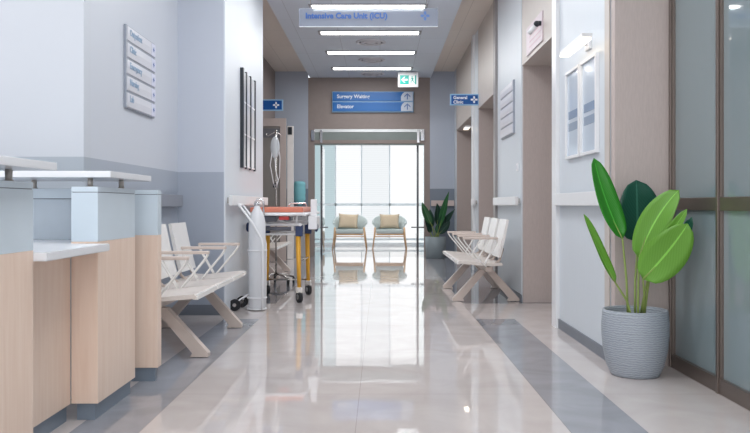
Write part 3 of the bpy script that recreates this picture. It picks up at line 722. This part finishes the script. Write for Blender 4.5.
# ================================================================ PLANTS
def leaf(mb, pts, wid, nrm, fold=0.25, prof=None, nseg=14, nx=6, droop=0.0):
    """pts: base, (mid), tip; wid: half-width; nrm: facing direction"""
    P = [Vector(p) for p in pts]; nrm = Vector(nrm).normalized()
    if len(P) == 2: P = [P[0], (P[0] + P[1]) / 2, P[1]]
    uvl = mb.bm.loops.layers.uv.verify(); rows = []
    for i in range(nseg + 1):
        t = i / nseg
        c = P[0] * (1 - t) ** 2 + P[1] * 2 * t * (1 - t) + P[2] * t * t
        d = (2 * (1 - t) * (P[1] - P[0]) + 2 * t * (P[2] - P[1])).normalized()
        side = d.cross(nrm).normalized(); up = side.cross(d).normalized()
        w = wid * prof(t)
        row = []
        for k in range(nx + 1):
            u = k / nx * 2 - 1
            wave = 0.05 * wid * math.sin(t * 9 + (1 if u > 0 else 2)) * abs(u)
            row.append((mb.bm.verts.new(c + side * u * w + up * (fold * w * abs(u) ** 1.3 + wave)), ((u + 1) / 2, t)))
        rows.append(row)
    for A, B in zip(rows, rows[1:]):
        for k in range(nx):
            q = [A[k], A[k + 1], B[k + 1], B[k]]
            try:
                f = mb.bm.faces.new([v for v, _ in q]); f.smooth = True
                for lp, (_, uv) in zip(f.loops, q): lp[uvl].uv = uv
            except ValueError: pass
paddle = lambda t: max(0.02, math.sin(PI * min(1, t ** 0.85)) ** 0.52) if t < 1 else 0.01
lance = lambda t: max(0.015, math.sin(PI * t ** 0.7) ** 0.9) if t < 1 else 0.01
def solid(ob, th=0.0016):
    md = ob.modifiers.new('thickness', 'SOLIDIFY'); md.thickness = th
    return ob
def make_pot(t, o, base, r, h, m):
    x, y = base
    prof = [(0, 0), (r * 0.70, 0), (r * 0.74, 0.012), (r * 0.86, h * 0.16), (r * 0.96, h * 0.4), (r * 1.0, h * 0.62), (r * 1.0, h * 0.8), (r * 0.975, h * 0.965), (r * 0.96, h), (r * 0.9, h), (r * 0.88, h * 0.95), (r * 0.86, h * 0.85), (0, h * 0.85)]
    pt = MB().lathe(prof, (x, y, 0), 56).build('pot', m, t, o)
    MB().lathe([(0, h * 0.90), (r * 0.5, h * 0.90), (r * 0.868, h * 0.88), (r * 0.868, h * 0.855), (0, h * 0.855)], (x, y, 0), 32).build('soil', soil, t, o)
PY = 4.72
pc = at(635, 0, PY)
pl = thing('potted_plant', 'potted plant with broad bright leaves in a ribbed grey pot by the glass partition', 'plant', (pc.x, PY, 0)); o = pl.location.copy()
make_pot(pl, o, (pc.x, PY), 0.192, 0.385, pot_mat('ribbed_grey', (138, 146, 156), (166, 173, 182)))
bright = leaf_mat('leaf_bright', (50, 138, 38), (60, 152, 46)); lime = leaf_mat('leaf_lime', (112, 170, 62), (120, 178, 70)); deep = leaf_mat('leaf_deep', (26, 82, 66), (32, 92, 74))
root = [at(635 + dx, 318, PY + dy) for dx, dy in ((-7, 0.0), (-3, -0.05), (0, 0.04), (3, -0.06), (8, -0.03), (5, 0.05), (9, 0.02))]
specs = [  # base px, tip px, half width px, depth base, depth tip, material, normal, fold, bend
    ((622.5, 239), (594, 158), 12.5, 4.70, 4.74, bright, (0.35, -1, 0.15), 0.35, (-6, 0)),
    ((615.5, 283), (584, 214), 6.5, 4.66, 4.60, lime, (0.6, -0.8, 0.2), 0.5, (-2, 4)),
    ((638, 242), (636.5, 180), 23, 4.84, 4.82, deep, (0.15, -1, 0.1), 0.16, (0, 0)),
    ((639, 258), (679, 190), 14.5, 4.66, 4.55, lime, (-0.4, -1, 0.3), 0.3, (-6, -8)),
    ((643, 279), (688, 224), 20.5, 4.52, 4.36, lime, (0.12, -1, 0.35), 0.12, (3, 2)),
    ((652, 262), (687, 209), 6.5, 4.62, 4.50, lime, (-0.5, -1, 0.2), 0.4, (0, 0)),
    ((650, 275), (692, 217), 8.0, 4.66, 4.44, deep, (-0.4, -1, 0.2), 0.3, (8, 4)),
]
for (bp, tp_, hw, Yb, Yt, m, nr, fo, bend), r0 in zip(specs, root):
    B, Tt = at(*bp, Yb), at(*tp_, Yt); mid = (B + Tt) / 2 + Vector((bend[0] * Yb / F, 0, -bend[1] * Yb / F))
    lb = MB(); leaf(lb, (B, mid, Tt), hw * Yb / F, nr, fo, paddle)
    lf = solid(lb.build('leaf', m, pl, o))
    st = MB(); c = (r0 + B) / 2 + Vector(((B.x - r0.x) * -0.18, 0, 0)); r0b = Vector((r0.x, r0.y, 0.335))
    st.tube([r0b, r0b.lerp(c, 0.5), c, c.lerp(B, 0.5), B, B.lerp(mid, 0.5)], [0.0075, 0.007, 0.0065, 0.006, 0.005, 0.002])
    st.build('stalk', mat('stalk_green', (138, 158, 84), 0.4, var=0.1), lf, o)

# far plant
FY = 15.15
fc = at(435.5, 0, FY)
fp = thing('potted_plant', 'dark pointed-leaf plant in a plain grey pot beside the glass doors', 'plant', (fc.x, FY, 0)); o = fp.location.copy()
r = 0.195
MB().lathe([(0, 0), (r * 0.86, 0), (r * 0.92, 0.01), (r, 0.2), (r * 1.0, 0.40), (r * 0.93, 0.40), (r * 0.9, 0.36), (0, 0.34)], (fc.x, FY, 0), 40).build('pot', mat('plain_grey_pot', (136, 148, 154), 0.5), fp, o)
MB().lathe([(0, 0.372), (r * 0.9, 0.362), (r * 0.9, 0.35), (0, 0.345)], (fc.x, FY, 0), 24).build('soil', soil, fp, o)
dk = leaf_mat('leaf_dark', (22, 54, 48), (38, 78, 62)); dk2 = leaf_mat('leaf_dark_fresh', (36, 88, 52), (54, 108, 64))
tips = [((422, 202), 4.2, dk2), ((424, 216), 3.6, dk), ((449, 191), 4.2, dk2), ((437, 203), 4.6, dk), ((455, 209), 4.4, dk), ((443, 211), 4.5, dk), ((430, 209), 4.2, dk), ((450, 221), 4.0, dk), ((440, 222), 4.2, dk2), ((427, 226), 3.6, dk)]
for i, ((tx, ty), hw, m) in enumerate(tips):
    ang = i * 2.4; dy = 0.16 * math.sin(ang)
    B = Vector((fc.x + 0.05 * math.cos(ang), FY + 0.05 * math.sin(ang), 0.35)); Tt = at(tx, ty, FY + dy); Tt.y = FY + dy
    mid = (B + Tt) / 2 + Vector(((Tt.x - fc.x) * 0.12, dy * 0.2, 0.05))
    k_ = 0.22 if i % 3 else 0.34
    S_ = B.lerp(mid, k_ * 2)
    mid2 = S_.lerp(Tt, 0.5) + Vector(((Tt.x - fc.x) * 0.10 + (0.02 if i % 2 else -0.015), 0, 0.03))
    lb = MB(); leaf(lb, (S_, mid2, Tt), hw * 0.9 * FY / F, (-(Tt.x - fc.x) * 1.2 + (0.5 if i % 2 else -0.4), -1, 0.4), 0.28, lance)
    lf = solid(lb.build('leaf', m, fp, o))
    MB().tube([B, B.lerp(S_, 0.5), S_, S_.lerp(mid2, 0.4)], [0.009, 0.008, 0.006, 0.002]).build('stalk', MATS['stalk_green'], lf, o)

# ================================================================ LOBBY CHAIRS AND GLASS DOORS
def armchair():
    t = thing('armchair', '', 'armchair')
    # tub shell: a curved wall round back and sides
    sh = MB(); n = 22; inner, outer = [], []
    for i in range(n + 1):
        a = PI * (-0.06 + 1.12 * i / n)                     # from right front round the back to left front
        cx, cy = math.cos(a), math.sin(a)
        rx, ry = 0.36, 0.34
        h = 0.60 + 0.18 * max(0, math.sin(a)) ** 0.6
        flare = 1.10
        col = []
        for rr, z, fl in ((1.0, 0.40, 0.86), (1.0, 0.52, 0.96), (1.0, h - 0.02, flare), (0.97, h, flare * 0.985), (0.90, h - 0.015, flare * 0.98), (0.86, 0.52, 0.97), (0.84, 0.41, 0.86)):
            col.append(sh.bm.verts.new((cx * rx * rr * fl, cy * ry * rr * fl - 0.02, z)))
        inner.append(col)
    for A, B in zip(inner, inner[1:]):
        for k in range(len(A)):
            f = sh.bm.faces.new((A[k], A[(k + 1) % len(A)], B[(k + 1) % len(A)], B[k])); f.smooth = True
    sh.bm.faces.new(inner[0]); sh.bm.faces.new(inner[-1][::-1])
    sh.build('tub_back', upholstery, t)
    s = MB(); s.box(-0.30, 0.30, -0.33, 0.26, 0.36, 0.45, 0.03); s.build('seat', upholstery, t)
    f = MB(); f.box(-0.30, 0.30, -0.33, 0.24, 0.325, 0.358, 0.006); f.build('seat_frame', oak, t)
    for sx in (-1, 1):
        for yy, y2 in ((-0.30, -0.34), (0.26, 0.32)):
            MB().tube([(sx * 0.325, yy, 0.50 if yy < 0 else 0.40), (sx * 0.34, (yy + y2) / 2, 0.3), (sx * 0.38, y2, 0.0)], [0.022, 0.019, 0.013]).build('leg', oak, t)
    st = MB(); st.cyl((-0.335, -0.318, 0.295), (0.335, -0.318, 0.295), 0.011); st.build('stretcher', oak, t)
    return t
def pillow(label, loc, tilt):
    pm = MB(); n = 12; W, H, D = 0.23, 0.17, 0.075
    g = []
    for side in (-1, 1):
        rows = []
        for i in range(n + 1):
            row = []
            for j in range(n + 1):
                u, v = i / n * 2 - 1, j / n * 2 - 1
                pinch = 1 - 0.10 * (1 - abs(u) ** 3) * abs(v) ** 3; pinch2 = 1 - 0.10 * (1 - abs(v) ** 3) * abs(u) ** 3
                d = D * (max(0, (1 - u ** 4) * (1 - v ** 4))) ** 0.5
                row.append(pm.bm.verts.new((u * W * pinch2, side * d, v * H * pinch)))
            rows.append(row)
        for i in range(n):
            for j in range(n):
                f = pm.bm.faces.new((rows[i][j], rows[i + 1][j], rows[i + 1][j + 1], rows[i][j + 1])); f.smooth = True
    bmesh.ops.remove_doubles(pm.bm, verts=pm.bm.verts[:], dist=0.0005)
    ob = pm.build('cushion', beige); ob.location = loc; ob.rotation_euler = (-0.22, tilt, 0)
    return tag(ob, label, 'cushion', 'beige cushions on the lobby chairs')
CYY = 18.15
c1 = armchair(); c1.location = (at(350, 0, CYY).x, CYY, 0); tag(c1, 'pale teal tub armchair with oak legs, left one before the window', 'armchair', 'lobby armchairs')
c2 = copy_tree(c1); c2.location = (at(389.5, 0, CYY).x, CYY, 0); tag(c2, 'pale teal tub armchair with oak legs, right one before the window', 'armchair', 'lobby armchairs')
pillow('beige cushion with raised corner on the left lobby armchair', (c1.location.x - 0.04, CYY + 0.02, 0.635), 0.05)
pillow('beige cushion on the right lobby armchair', (c2.location.x, CYY + 0.02, 0.63), 0.0)

gd = thing('glass_door', 'metal header with chrome clamps and two open glass door leaves', 'door', (-0.21, YE, 0)); o = gd.location.copy()
gd.name = 'glass_entrance_doors'
hd = MB().box(-1.288, 0.868, YE + 0.0, YE + 0.14, 2.18, 2.488, 0.004).build('header_box', mat('header_metal', (132, 142, 140), 0.45), gd, o)
MB().box(-1.288, 0.868, YE - 0.012, YE, 2.43, 2.487, 0.002).build('bright_strip', mat('bright_alu', (226, 230, 232), 0.25, metal=0.2), hd, o)
MB().box(-1.288, 0.868, YE - 0.01, YE, 2.205, 2.275, 0.002).build('brown_strip', taupe_dark, hd, o)
for x, s in ((-1.157, -1), (0.745, 1)):
    lf = MB().box(x - 0.005, x + 0.005, YE + 0.16, YE + 1.0, 0.02, 2.17).build('door_leaf', clear_glass, gd, o)
    MB().cyl((x, YE + 0.13, 0.0), (x, YE + 0.13, 2.18), 0.021).build('stile', mat('stile_grey', (112, 114, 120), 0.4), lf, o)
    MB().tube([(x - 0.13, YE + 0.1, 0.56), (x + 0.13, YE + 0.1, 0.56)], 0.012).build('handle', mat('stile_grey', (112, 114, 120), 0.4), lf, o)
    MB().box(x + s * 0.125 - 0.07, x + s * 0.125, YE - 0.03, YE - 0.012, 2.26, 2.47, 0.004).build('clamp', chrome, gd, o)
    MB().box(x - 0.02, x + 0.03, YE - 0.03, YE - 0.012, 2.22, 2.47, 0.004).build('clamp', chrome, gd, o)
    a, b = sorted((x + s * 0.03, x + s * 0.13))
    MB().box(a, b, YE + 0.12, YE + 0.13, 0.01, 2.18).build('side_light', clear_glass, gd, o)

# ================================================================ STRETCHER, CYLINDER, IV STAND, WATER COOLER
sx0, sy0 = -1.03, 8.9
stv = thing('stretcher', 'wheeled patient stretcher with orange mattress and yellow legs', 'stretcher', (sx0, sy0, 0)); o = stv.location.copy()
mt = MB(); mt.box(-1.31, -0.775, 8.05, 9.85, 0.925, 0.978, 0.018); mt.build('mattress', orange, stv, o)
fr = MB()
for x in (-1.325, -0.76): fr.tube([(x, 8.03, 0.905), (x, 9.87, 0.905)], 0.016)
for y in (8.03, 8.5, 9.0, 9.5, 9.87): fr.tube([(-1.325, y, 0.905), (-0.76, y, 0.905)], 0.014)
fr.box(-1.32, -0.765, 8.04, 9.86, 0.912, 0.924)
fr.build('bed_frame', mat('pale_metal', (238, 238, 240), 0.25), stv, o)
uf = MB()
for x in (-1.27, -0.81): uf.tube([(x, 8.10, 0.80), (x, 9.75, 0.80)], 0.016)
for y in (8.14, 8.62, 9.15, 9.7): uf.tube([(-1.27, y, 0.80), (-0.81, y, 0.80)], 0.014)
for y in (8.2, 8.95):
    uf.tube([(-1.27, y, 0.70), (-0.81, y, 0.70)], 0.012); uf.tube([(-1.20, y, 0.80), (-0.9, y, 0.89)], 0.01); uf.tube([(-0.88, y, 0.80), (-1.18, y, 0.89)], 0.01)
for x in (-1.23, -0.85):
    for y in (8.16, 9.7): uf.tube([(x, y, 0.79), (x, y, 0.92)], 0.012)
uf.build('under_frame', mat('pale_metal', (222, 222, 226)), stv, o)
mc = MB(); mc.box(-1.2, -1.05, 8.12, 8.4, 0.83, 0.89, 0.01); mc.box(-0.98, -0.9, 8.12, 8.3, 0.84, 0.88, 0.01); mc.cyl((-1.2, 8.1, 0.76), (-0.9, 8.1, 0.76), 0.02); mc.build('lift_mechanism', mat('grey_mech', (96, 98, 108), 0.4), stv, o)
MB().box(-1.02, -0.92, 8.06, 8.16, 0.85, 0.885, 0.006).build('red_lever', mat('red_plastic', (200, 60, 60), 0.4), stv, o)
for x, y in ((-0.826, 8.18), (-0.80, 8.92), (-1.27, 8.18), (-1.262, 8.92)):
    l = MB(); l.cyl((x, y, 0.14), (x + (0.012 if x < -1 else -0.012), y, 0.70), 0.020, 0.027, n=16); lg = l.build('leg', yellow, stv, o)
    MB().box(x - 0.037, x + 0.037, y - 0.03, y + 0.03, 0.68, 0.80, 0.01).build('joint_block', navy, lg, o)
    MB().box(x - 0.034, x + 0.034, y - 0.02, y + 0.03, 0.10, 0.16, 0.006).build('castor_fork', steel, lg, o)
    cw = MB(); cw.cyl((x - 0.016, y + 0.002, 0.058), (x + 0.016, y + 0.018, 0.058), 0.058, n=24); cw.build('castor_wheel', black, lg, o)
    ch = MB(); ch.cyl((x - 0.020, y + 0.000, 0.058), (x + 0.020, y + 0.020, 0.058), 0.028, n=16); ch.build('castor_hub', steel, lg, o)
lw = MB(); lw.tube([(-1.265, 8.92, 0.17), (-0.80, 8.92, 0.17)], 0.01); lw.tube([(-1.265, 8.2, 0.42), (-1.262, 8.92, 0.42)], 0.01); lw.tube([(-0.82, 8.2, 0.42), (-0.80, 8.92, 0.42)], 0.01); lw.build('leg_brace', steel, stv, o)
for x in (-1.345, -0.735):
    g = MB()
    for k in range(5): g.tube([(x, 8.55 + k * 0.17, 0.90), (x, 8.55 + k * 0.17, 0.84)], 0.008)
    g.tube([(x, 8.5, 0.84), (x, 9.3, 0.84)], 0.012); g.tube([(x, 8.5, 0.78), (x, 9.3, 0.78)], 0.012); g.build('side_guard', white, stv, o)
MB().box(-0.735, -0.645, 8.18, 8.62, 0.75, 0.885, 0.012).build('side_panel', white, stv, o)
MB().box(-0.73, -0.665, 8.40, 8.48, 0.885, 1.06, 0.012).build('guard_post', white, stv, o)
hl = MB(); hl.tube([(-1.25, 8.01, 0.90), (-1.25, 8.0, 1.03), (-1.23, 8.0, 1.055), (-1.18, 8.0, 1.055), (-1.165, 8.0, 1.03), (-1.165, 8.01, 0.90)], 0.010); hl.build('push_handle', chrome, stv, o)
hl = MB(); hl.tube([(-0.98, 8.62, 0.985), (-0.98, 8.62, 1.0), (-0.97, 8.62, 1.02), (-0.80, 8.62, 1.02), (-0.79, 8.62, 0.99)], 0.009); hl.build('strap_bar', chrome, stv, o)
for x in (-1.37, -0.66):
    k = MB(); k.sphere((x, 8.3, 0.77), 0.026, (0.8, 1, 1.9)); k.cyl((x, 8.3, 0.79), (x + (0.1 if x < -1 else -0.09), 8.3, 0.81), 0.009); k.build('blue_knob', navy, stv, o)

# gas cylinder on its trolley
gx, gy, gr = -1.17, 7.62, 0.080
ct = thing('cylinder_trolley', 'white tube trolley with small black wheels holding the gas cylinder', 'trolley', (gx, gy, 0)); o = ct.location.copy()
gc = thing('gas_cylinder', 'tall white gas cylinder standing before the stretcher', 'gas cylinder', (gx, gy, 0)); og = gc.location.copy()
MB().lathe([(0, 0.022), (gr - 0.005, 0.022), (gr, 0.03), (gr, 0.80), (gr - 0.004, 0.85), (0.064, 0.905), (0.042, 0.95), (0.028, 0.975), (0.026, 0.99), (0, 0.99)], (gx, gy, 0), 40).build('body', cyl_white, gc, og)
v = MB(); v.cyl((gx, gy, 0.985), (gx, gy, 1.03), 0.016); v.build('valve', chrome, gc, og)
MB().cyl((gx - 0.03, gy, 1.01), (gx + 0.03, gy, 1.01), 0.010).build('valve_handle', chrome, gc, og)
tf = MB(); tf.lathe([(0, 0.008), (gr + 0.012, 0.008), (gr + 0.012, 0.02), (0, 0.02)], (gx, gy, 0), 32); tf.build('base_plate', white, ct, o)
for z in (0.12, 0.57):
    q = MB(); q.tube([(gx + (gr + 0.009) * math.cos(a), gy + (gr + 0.009) * math.sin(a), z) for a in [2 * PI * i / 32 for i in range(32)]], 0.007, closed=True); q.build('ring', white, ct, o)
for dy in (-0.102, 0.102):
    q = MB(); q.tube([(gx + 0.062, gy + dy, 0.012), (gx + 0.066, gy + dy, 0.35), (gx + 0.066, gy + dy, 0.62), (gx + 0.055, gy + dy, 0.68), (gx - 0.03, gy + dy, 0.83), (gx - 0.155, gy + dy, 1.0)], 0.011); q.build('frame_tube', white, ct, o)
q = MB(); q.tube([(gx - 0.155, gy - 0.09, 1.0), (gx - 0.155, gy + 0.09, 1.0)], 0.012); q.build('push_bar', white, ct, o)
for z, wy_, wx_ in ((0.12, -0.07, 0.2), (0.12, 0.20, 0.175)):
    q = MB(); q.tube([(gx - gr - 0.012, gy + wy_ * 0.5, 0.14), (gx - 0.15, gy + wy_ * 0.8, 0.11), (gx - wx_, gy + wy_, 0.057)], 0.008); q.build('wheel_arm', white, ct, o)
    wq = MB(); wq.cyl((gx - wx_, gy + wy_ - 0.02, 0.057), (gx - wx_, gy + wy_ + 0.02, 0.057), 0.055, n=28); wo = wq.build('wheel', black, ct, o)
    MB().cyl((gx - wx_, gy + wy_ - 0.024, 0.057), (gx - wx_, gy + wy_ + 0.024, 0.057), 0.018, n=16).build('hub', steel, wo, o)

# IV stand
ix, iy = -1.315, 10.12
iv = thing('drip_stand', 'steel drip stand with a fluid bag behind the stretcher', 'drip stand', (ix, iy, 0)); o = iv.location.copy()
MB().cyl((ix, iy, 0.10), (ix, iy, 1.95), 0.012).build('pole', steel, iv, o)
for k in range(5):
    a = 2 * PI * k / 5 + 0.5; ex_, ey_ = ix + 0.24 * math.cos(a), iy + 0.24 * math.sin(a)
    lg = MB().tube([(ix, iy, 0.13), (ix + 0.12 * math.cos(a), iy + 0.12 * math.sin(a), 0.115), (ex_, ey_, 0.085)], 0.013).build('leg', steel, iv, o)
    MB().cyl((ex_ - 0.013, ey_, 0.04), (ex_ + 0.013, ey_, 0.04), 0.04, n=18).build('castor', black, lg, o)
hk = MB(); hk.tube([(ix - 0.12, iy, 1.90), (ix - 0.12, iy, 1.88), (ix - 0.1, iy, 1.875), (ix, iy, 1.93), (ix + 0.05, iy, 1.89), (ix + 0.06, iy, 1.88), (ix + 0.07, iy, 1.895)], 0.006); hk.build('hook', steel, iv, o)
MB().box(ix - 0.035, ix + 0.02, iy - 0.035, iy + 0.02, 1.22, 1.28, 0.006).build('clamp', black_frame, iv, o)
bag = thing('fluid_bag', 'clear fluid bag with coiled tube hanging from the drip stand', 'fluid bag', (ix + 0.05, iy - 0.03, 1.5)); ob_ = bag.location.copy()
bm_ = MB(); bm_.sphere((ix + 0.0, iy - 0.09, 1.72), 0.07, (0.85, 0.35, 2.0)); bm_.build('bag', haze_glass_mat('bag_plastic', (232, 234, 238), 0.6), bag, ob_)
q = MB(); q.tube([(ix + 0.005, iy, 1.885), (ix + 0.0, iy - 0.09, 1.85)], 0.005); q.build('hanger', white, bag, ob_)
q = MB(); q.tube([(ix + 0.0, iy - 0.09, 1.59), (ix + 0.005, iy - 0.09, 1.45), (ix + 0.04, iy - 0.10, 1.30), (ix + 0.005, iy - 0.10, 1.20), (ix - 0.02, iy - 0.10, 1.28), (ix - 0.06, iy - 0.10, 1.50), (ix - 0.02, iy - 0.10, 1.78), (ix + 0.03, iy - 0.10, 1.84)], 0.006)
q.tube([(ix + 0.035, iy - 0.09, 1.80), (ix + 0.06, iy - 0.09, 1.6), (ix + 0.055, iy - 0.09, 1.35), (ix + 0.005, iy - 0.09, 1.24)], 0.005); q.build('tubing', white, bag, ob_)

# water cooler at the end wall
wx, wy = at(299.5, 0, 15.45).x, 15.48
wc = thing('water_cooler', 'pale water cooler standing at the end wall behind the stretcher', 'water cooler', (wx, wy, 0)); o = wc.location.copy()
MB().box(wx - 0.16, wx + 0.14, wy - 0.16, wy + 0.18, 0.0, 0.98, 0.015).build('body', mat('cooler_grey', (176, 176, 180), 0.4), wc, o)
tp2 = MB(); tp2.cyl((wx - 0.05, wy - 0.161, 0.8), (wx - 0.05, wy - 0.2, 0.79), 0.012); tp2.cyl((wx + 0.05, wy - 0.161, 0.8), (wx + 0.05, wy - 0.2, 0.79), 0.012); tp2.build('tap', navy, wc, o)
bt = thing('water_bottle', 'teal water bottle upside down on the water cooler', 'bottle', (wx, wy, 0.98)); o = bt.location.copy()
teal_glass = haze_glass_mat('teal_bottle', (150, 222, 232), 0.8)
MB().lathe([(0, 0.982), (0.035, 0.982), (0.05, 1.02), (0.11, 1.09), (0.116, 1.12), (0.110, 1.20), (0.116, 1.22), (0.116, 1.34), (0.110, 1.36), (0.116, 1.38), (0.114, 1.42), (0.09, 1.455), (0, 1.46)], (wx - 0.0, wy, 0), 32).build('shell', teal_glass, bt, o)

# doors standing open in the left recess
dl = thing('open_door', 'taupe framed door standing open beside the left block', 'door', (-1.85, 14.0, 0)); o = dl.location.copy()
f = MB(); f.box(-1.75, -1.645, 14.0, 14.06, 0.01, 2.52, 0.004); f.box(-2.05, -1.75, 14.0, 14.06, 2.38, 2.52, 0.004); f.box(-2.05, -1.75, 14.0, 14.06, 0.01, 0.3, 0.004); f.build('frame', taupe, dl, o)
MB().box(-2.05, -1.75, 14.025, 14.04, 0.3, 2.38).build('glass_panel', haze_glass_mat('door_glass', (160, 154, 150), 0.7), dl, o)
MB().box(-2.05, -1.75, 14.012, 14.024, 2.18, 2.34).build('dark_band', mat('band_grey', (104, 104, 110), 0.4), dl, o)
wl = thing('narrow_door', 'narrow white door leaf with black closer near the water cooler', 'door', (-1.66, 14.8, 0)); o = wl.location.copy()
MB().box(-1.715, -1.60, 14.78, 14.84, 0.005, 2.46, 0.006).build('leaf', mat('door_cream', (248, 244, 242), 0.4), wl, o)
MB().box(-1.70, -1.625, 14.76, 14.779, 2.30, 2.44, 0.004).build('closer', black_frame, wl, o)
MB().box(-2.06, -1.716, 14.80, 14.83, 0.005, 2.46).build('glass_panel', clear_glass, wl, o)

# ================================================================ LIGHT
def area(name, loc, rot, sx, sy, e, col):
    ld = bpy.data.lights.new(name, 'AREA'); ld.shape = 'RECTANGLE'; ld.size = sx; ld.size_y = sy; ld.energy = e; ld.color = col
    ob = bpy.data.objects.new(name, ld); COL.objects.link(ob); ob.location = loc; ob.rotation_euler = rot
    return ob
area('window_daylight', (-0.2, YW - 0.12, 1.55), (-PI / 2, 0, 0), 2.6, 2.5, 5, (0.95, 0.98, 1.0))
wd = bpy.data.worlds.new('world'); SC.world = wd; wd.use_nodes = True
wd.node_tree.nodes['Background'].inputs['Color'].default_value = (0.95, 0.97, 1.0, 1); wd.node_tree.nodes['Background'].inputs['Strength'].default_value = 2.0

# ================================================================ CAMERA
cd = bpy.data.cameras.new('camera'); cam = bpy.data.objects.new('camera', cd); COL.objects.link(cam)
cd.sensor_width = 36; cd.sensor_fit = 'HORIZONTAL'; cd.lens = 36 * F / 750
cam.location = (0, 0, EYE); cam.rotation_euler = (PI / 2, 0, 0)
cd.shift_x = (375 - VX) / 750; cd.shift_y = (VY - 216.5) / 750
cd.clip_start = 0.05
SC.camera = cam
vs = SC.view_settings; vs.view_transform = 'Standard'; vs.look = 'None'; vs.gamma = 1; vs.use_curve_mapping = False; vs.exposure = 0.5
SC.cycles.use_denoising = True
SC.cycles.max_bounces = 10; SC.cycles.diffuse_bounces = 6; SC.cycles.glossy_bounces = 5; SC.cycles.transparent_max_bounces = 12; SC.cycles.sample_clamp_indirect = 6
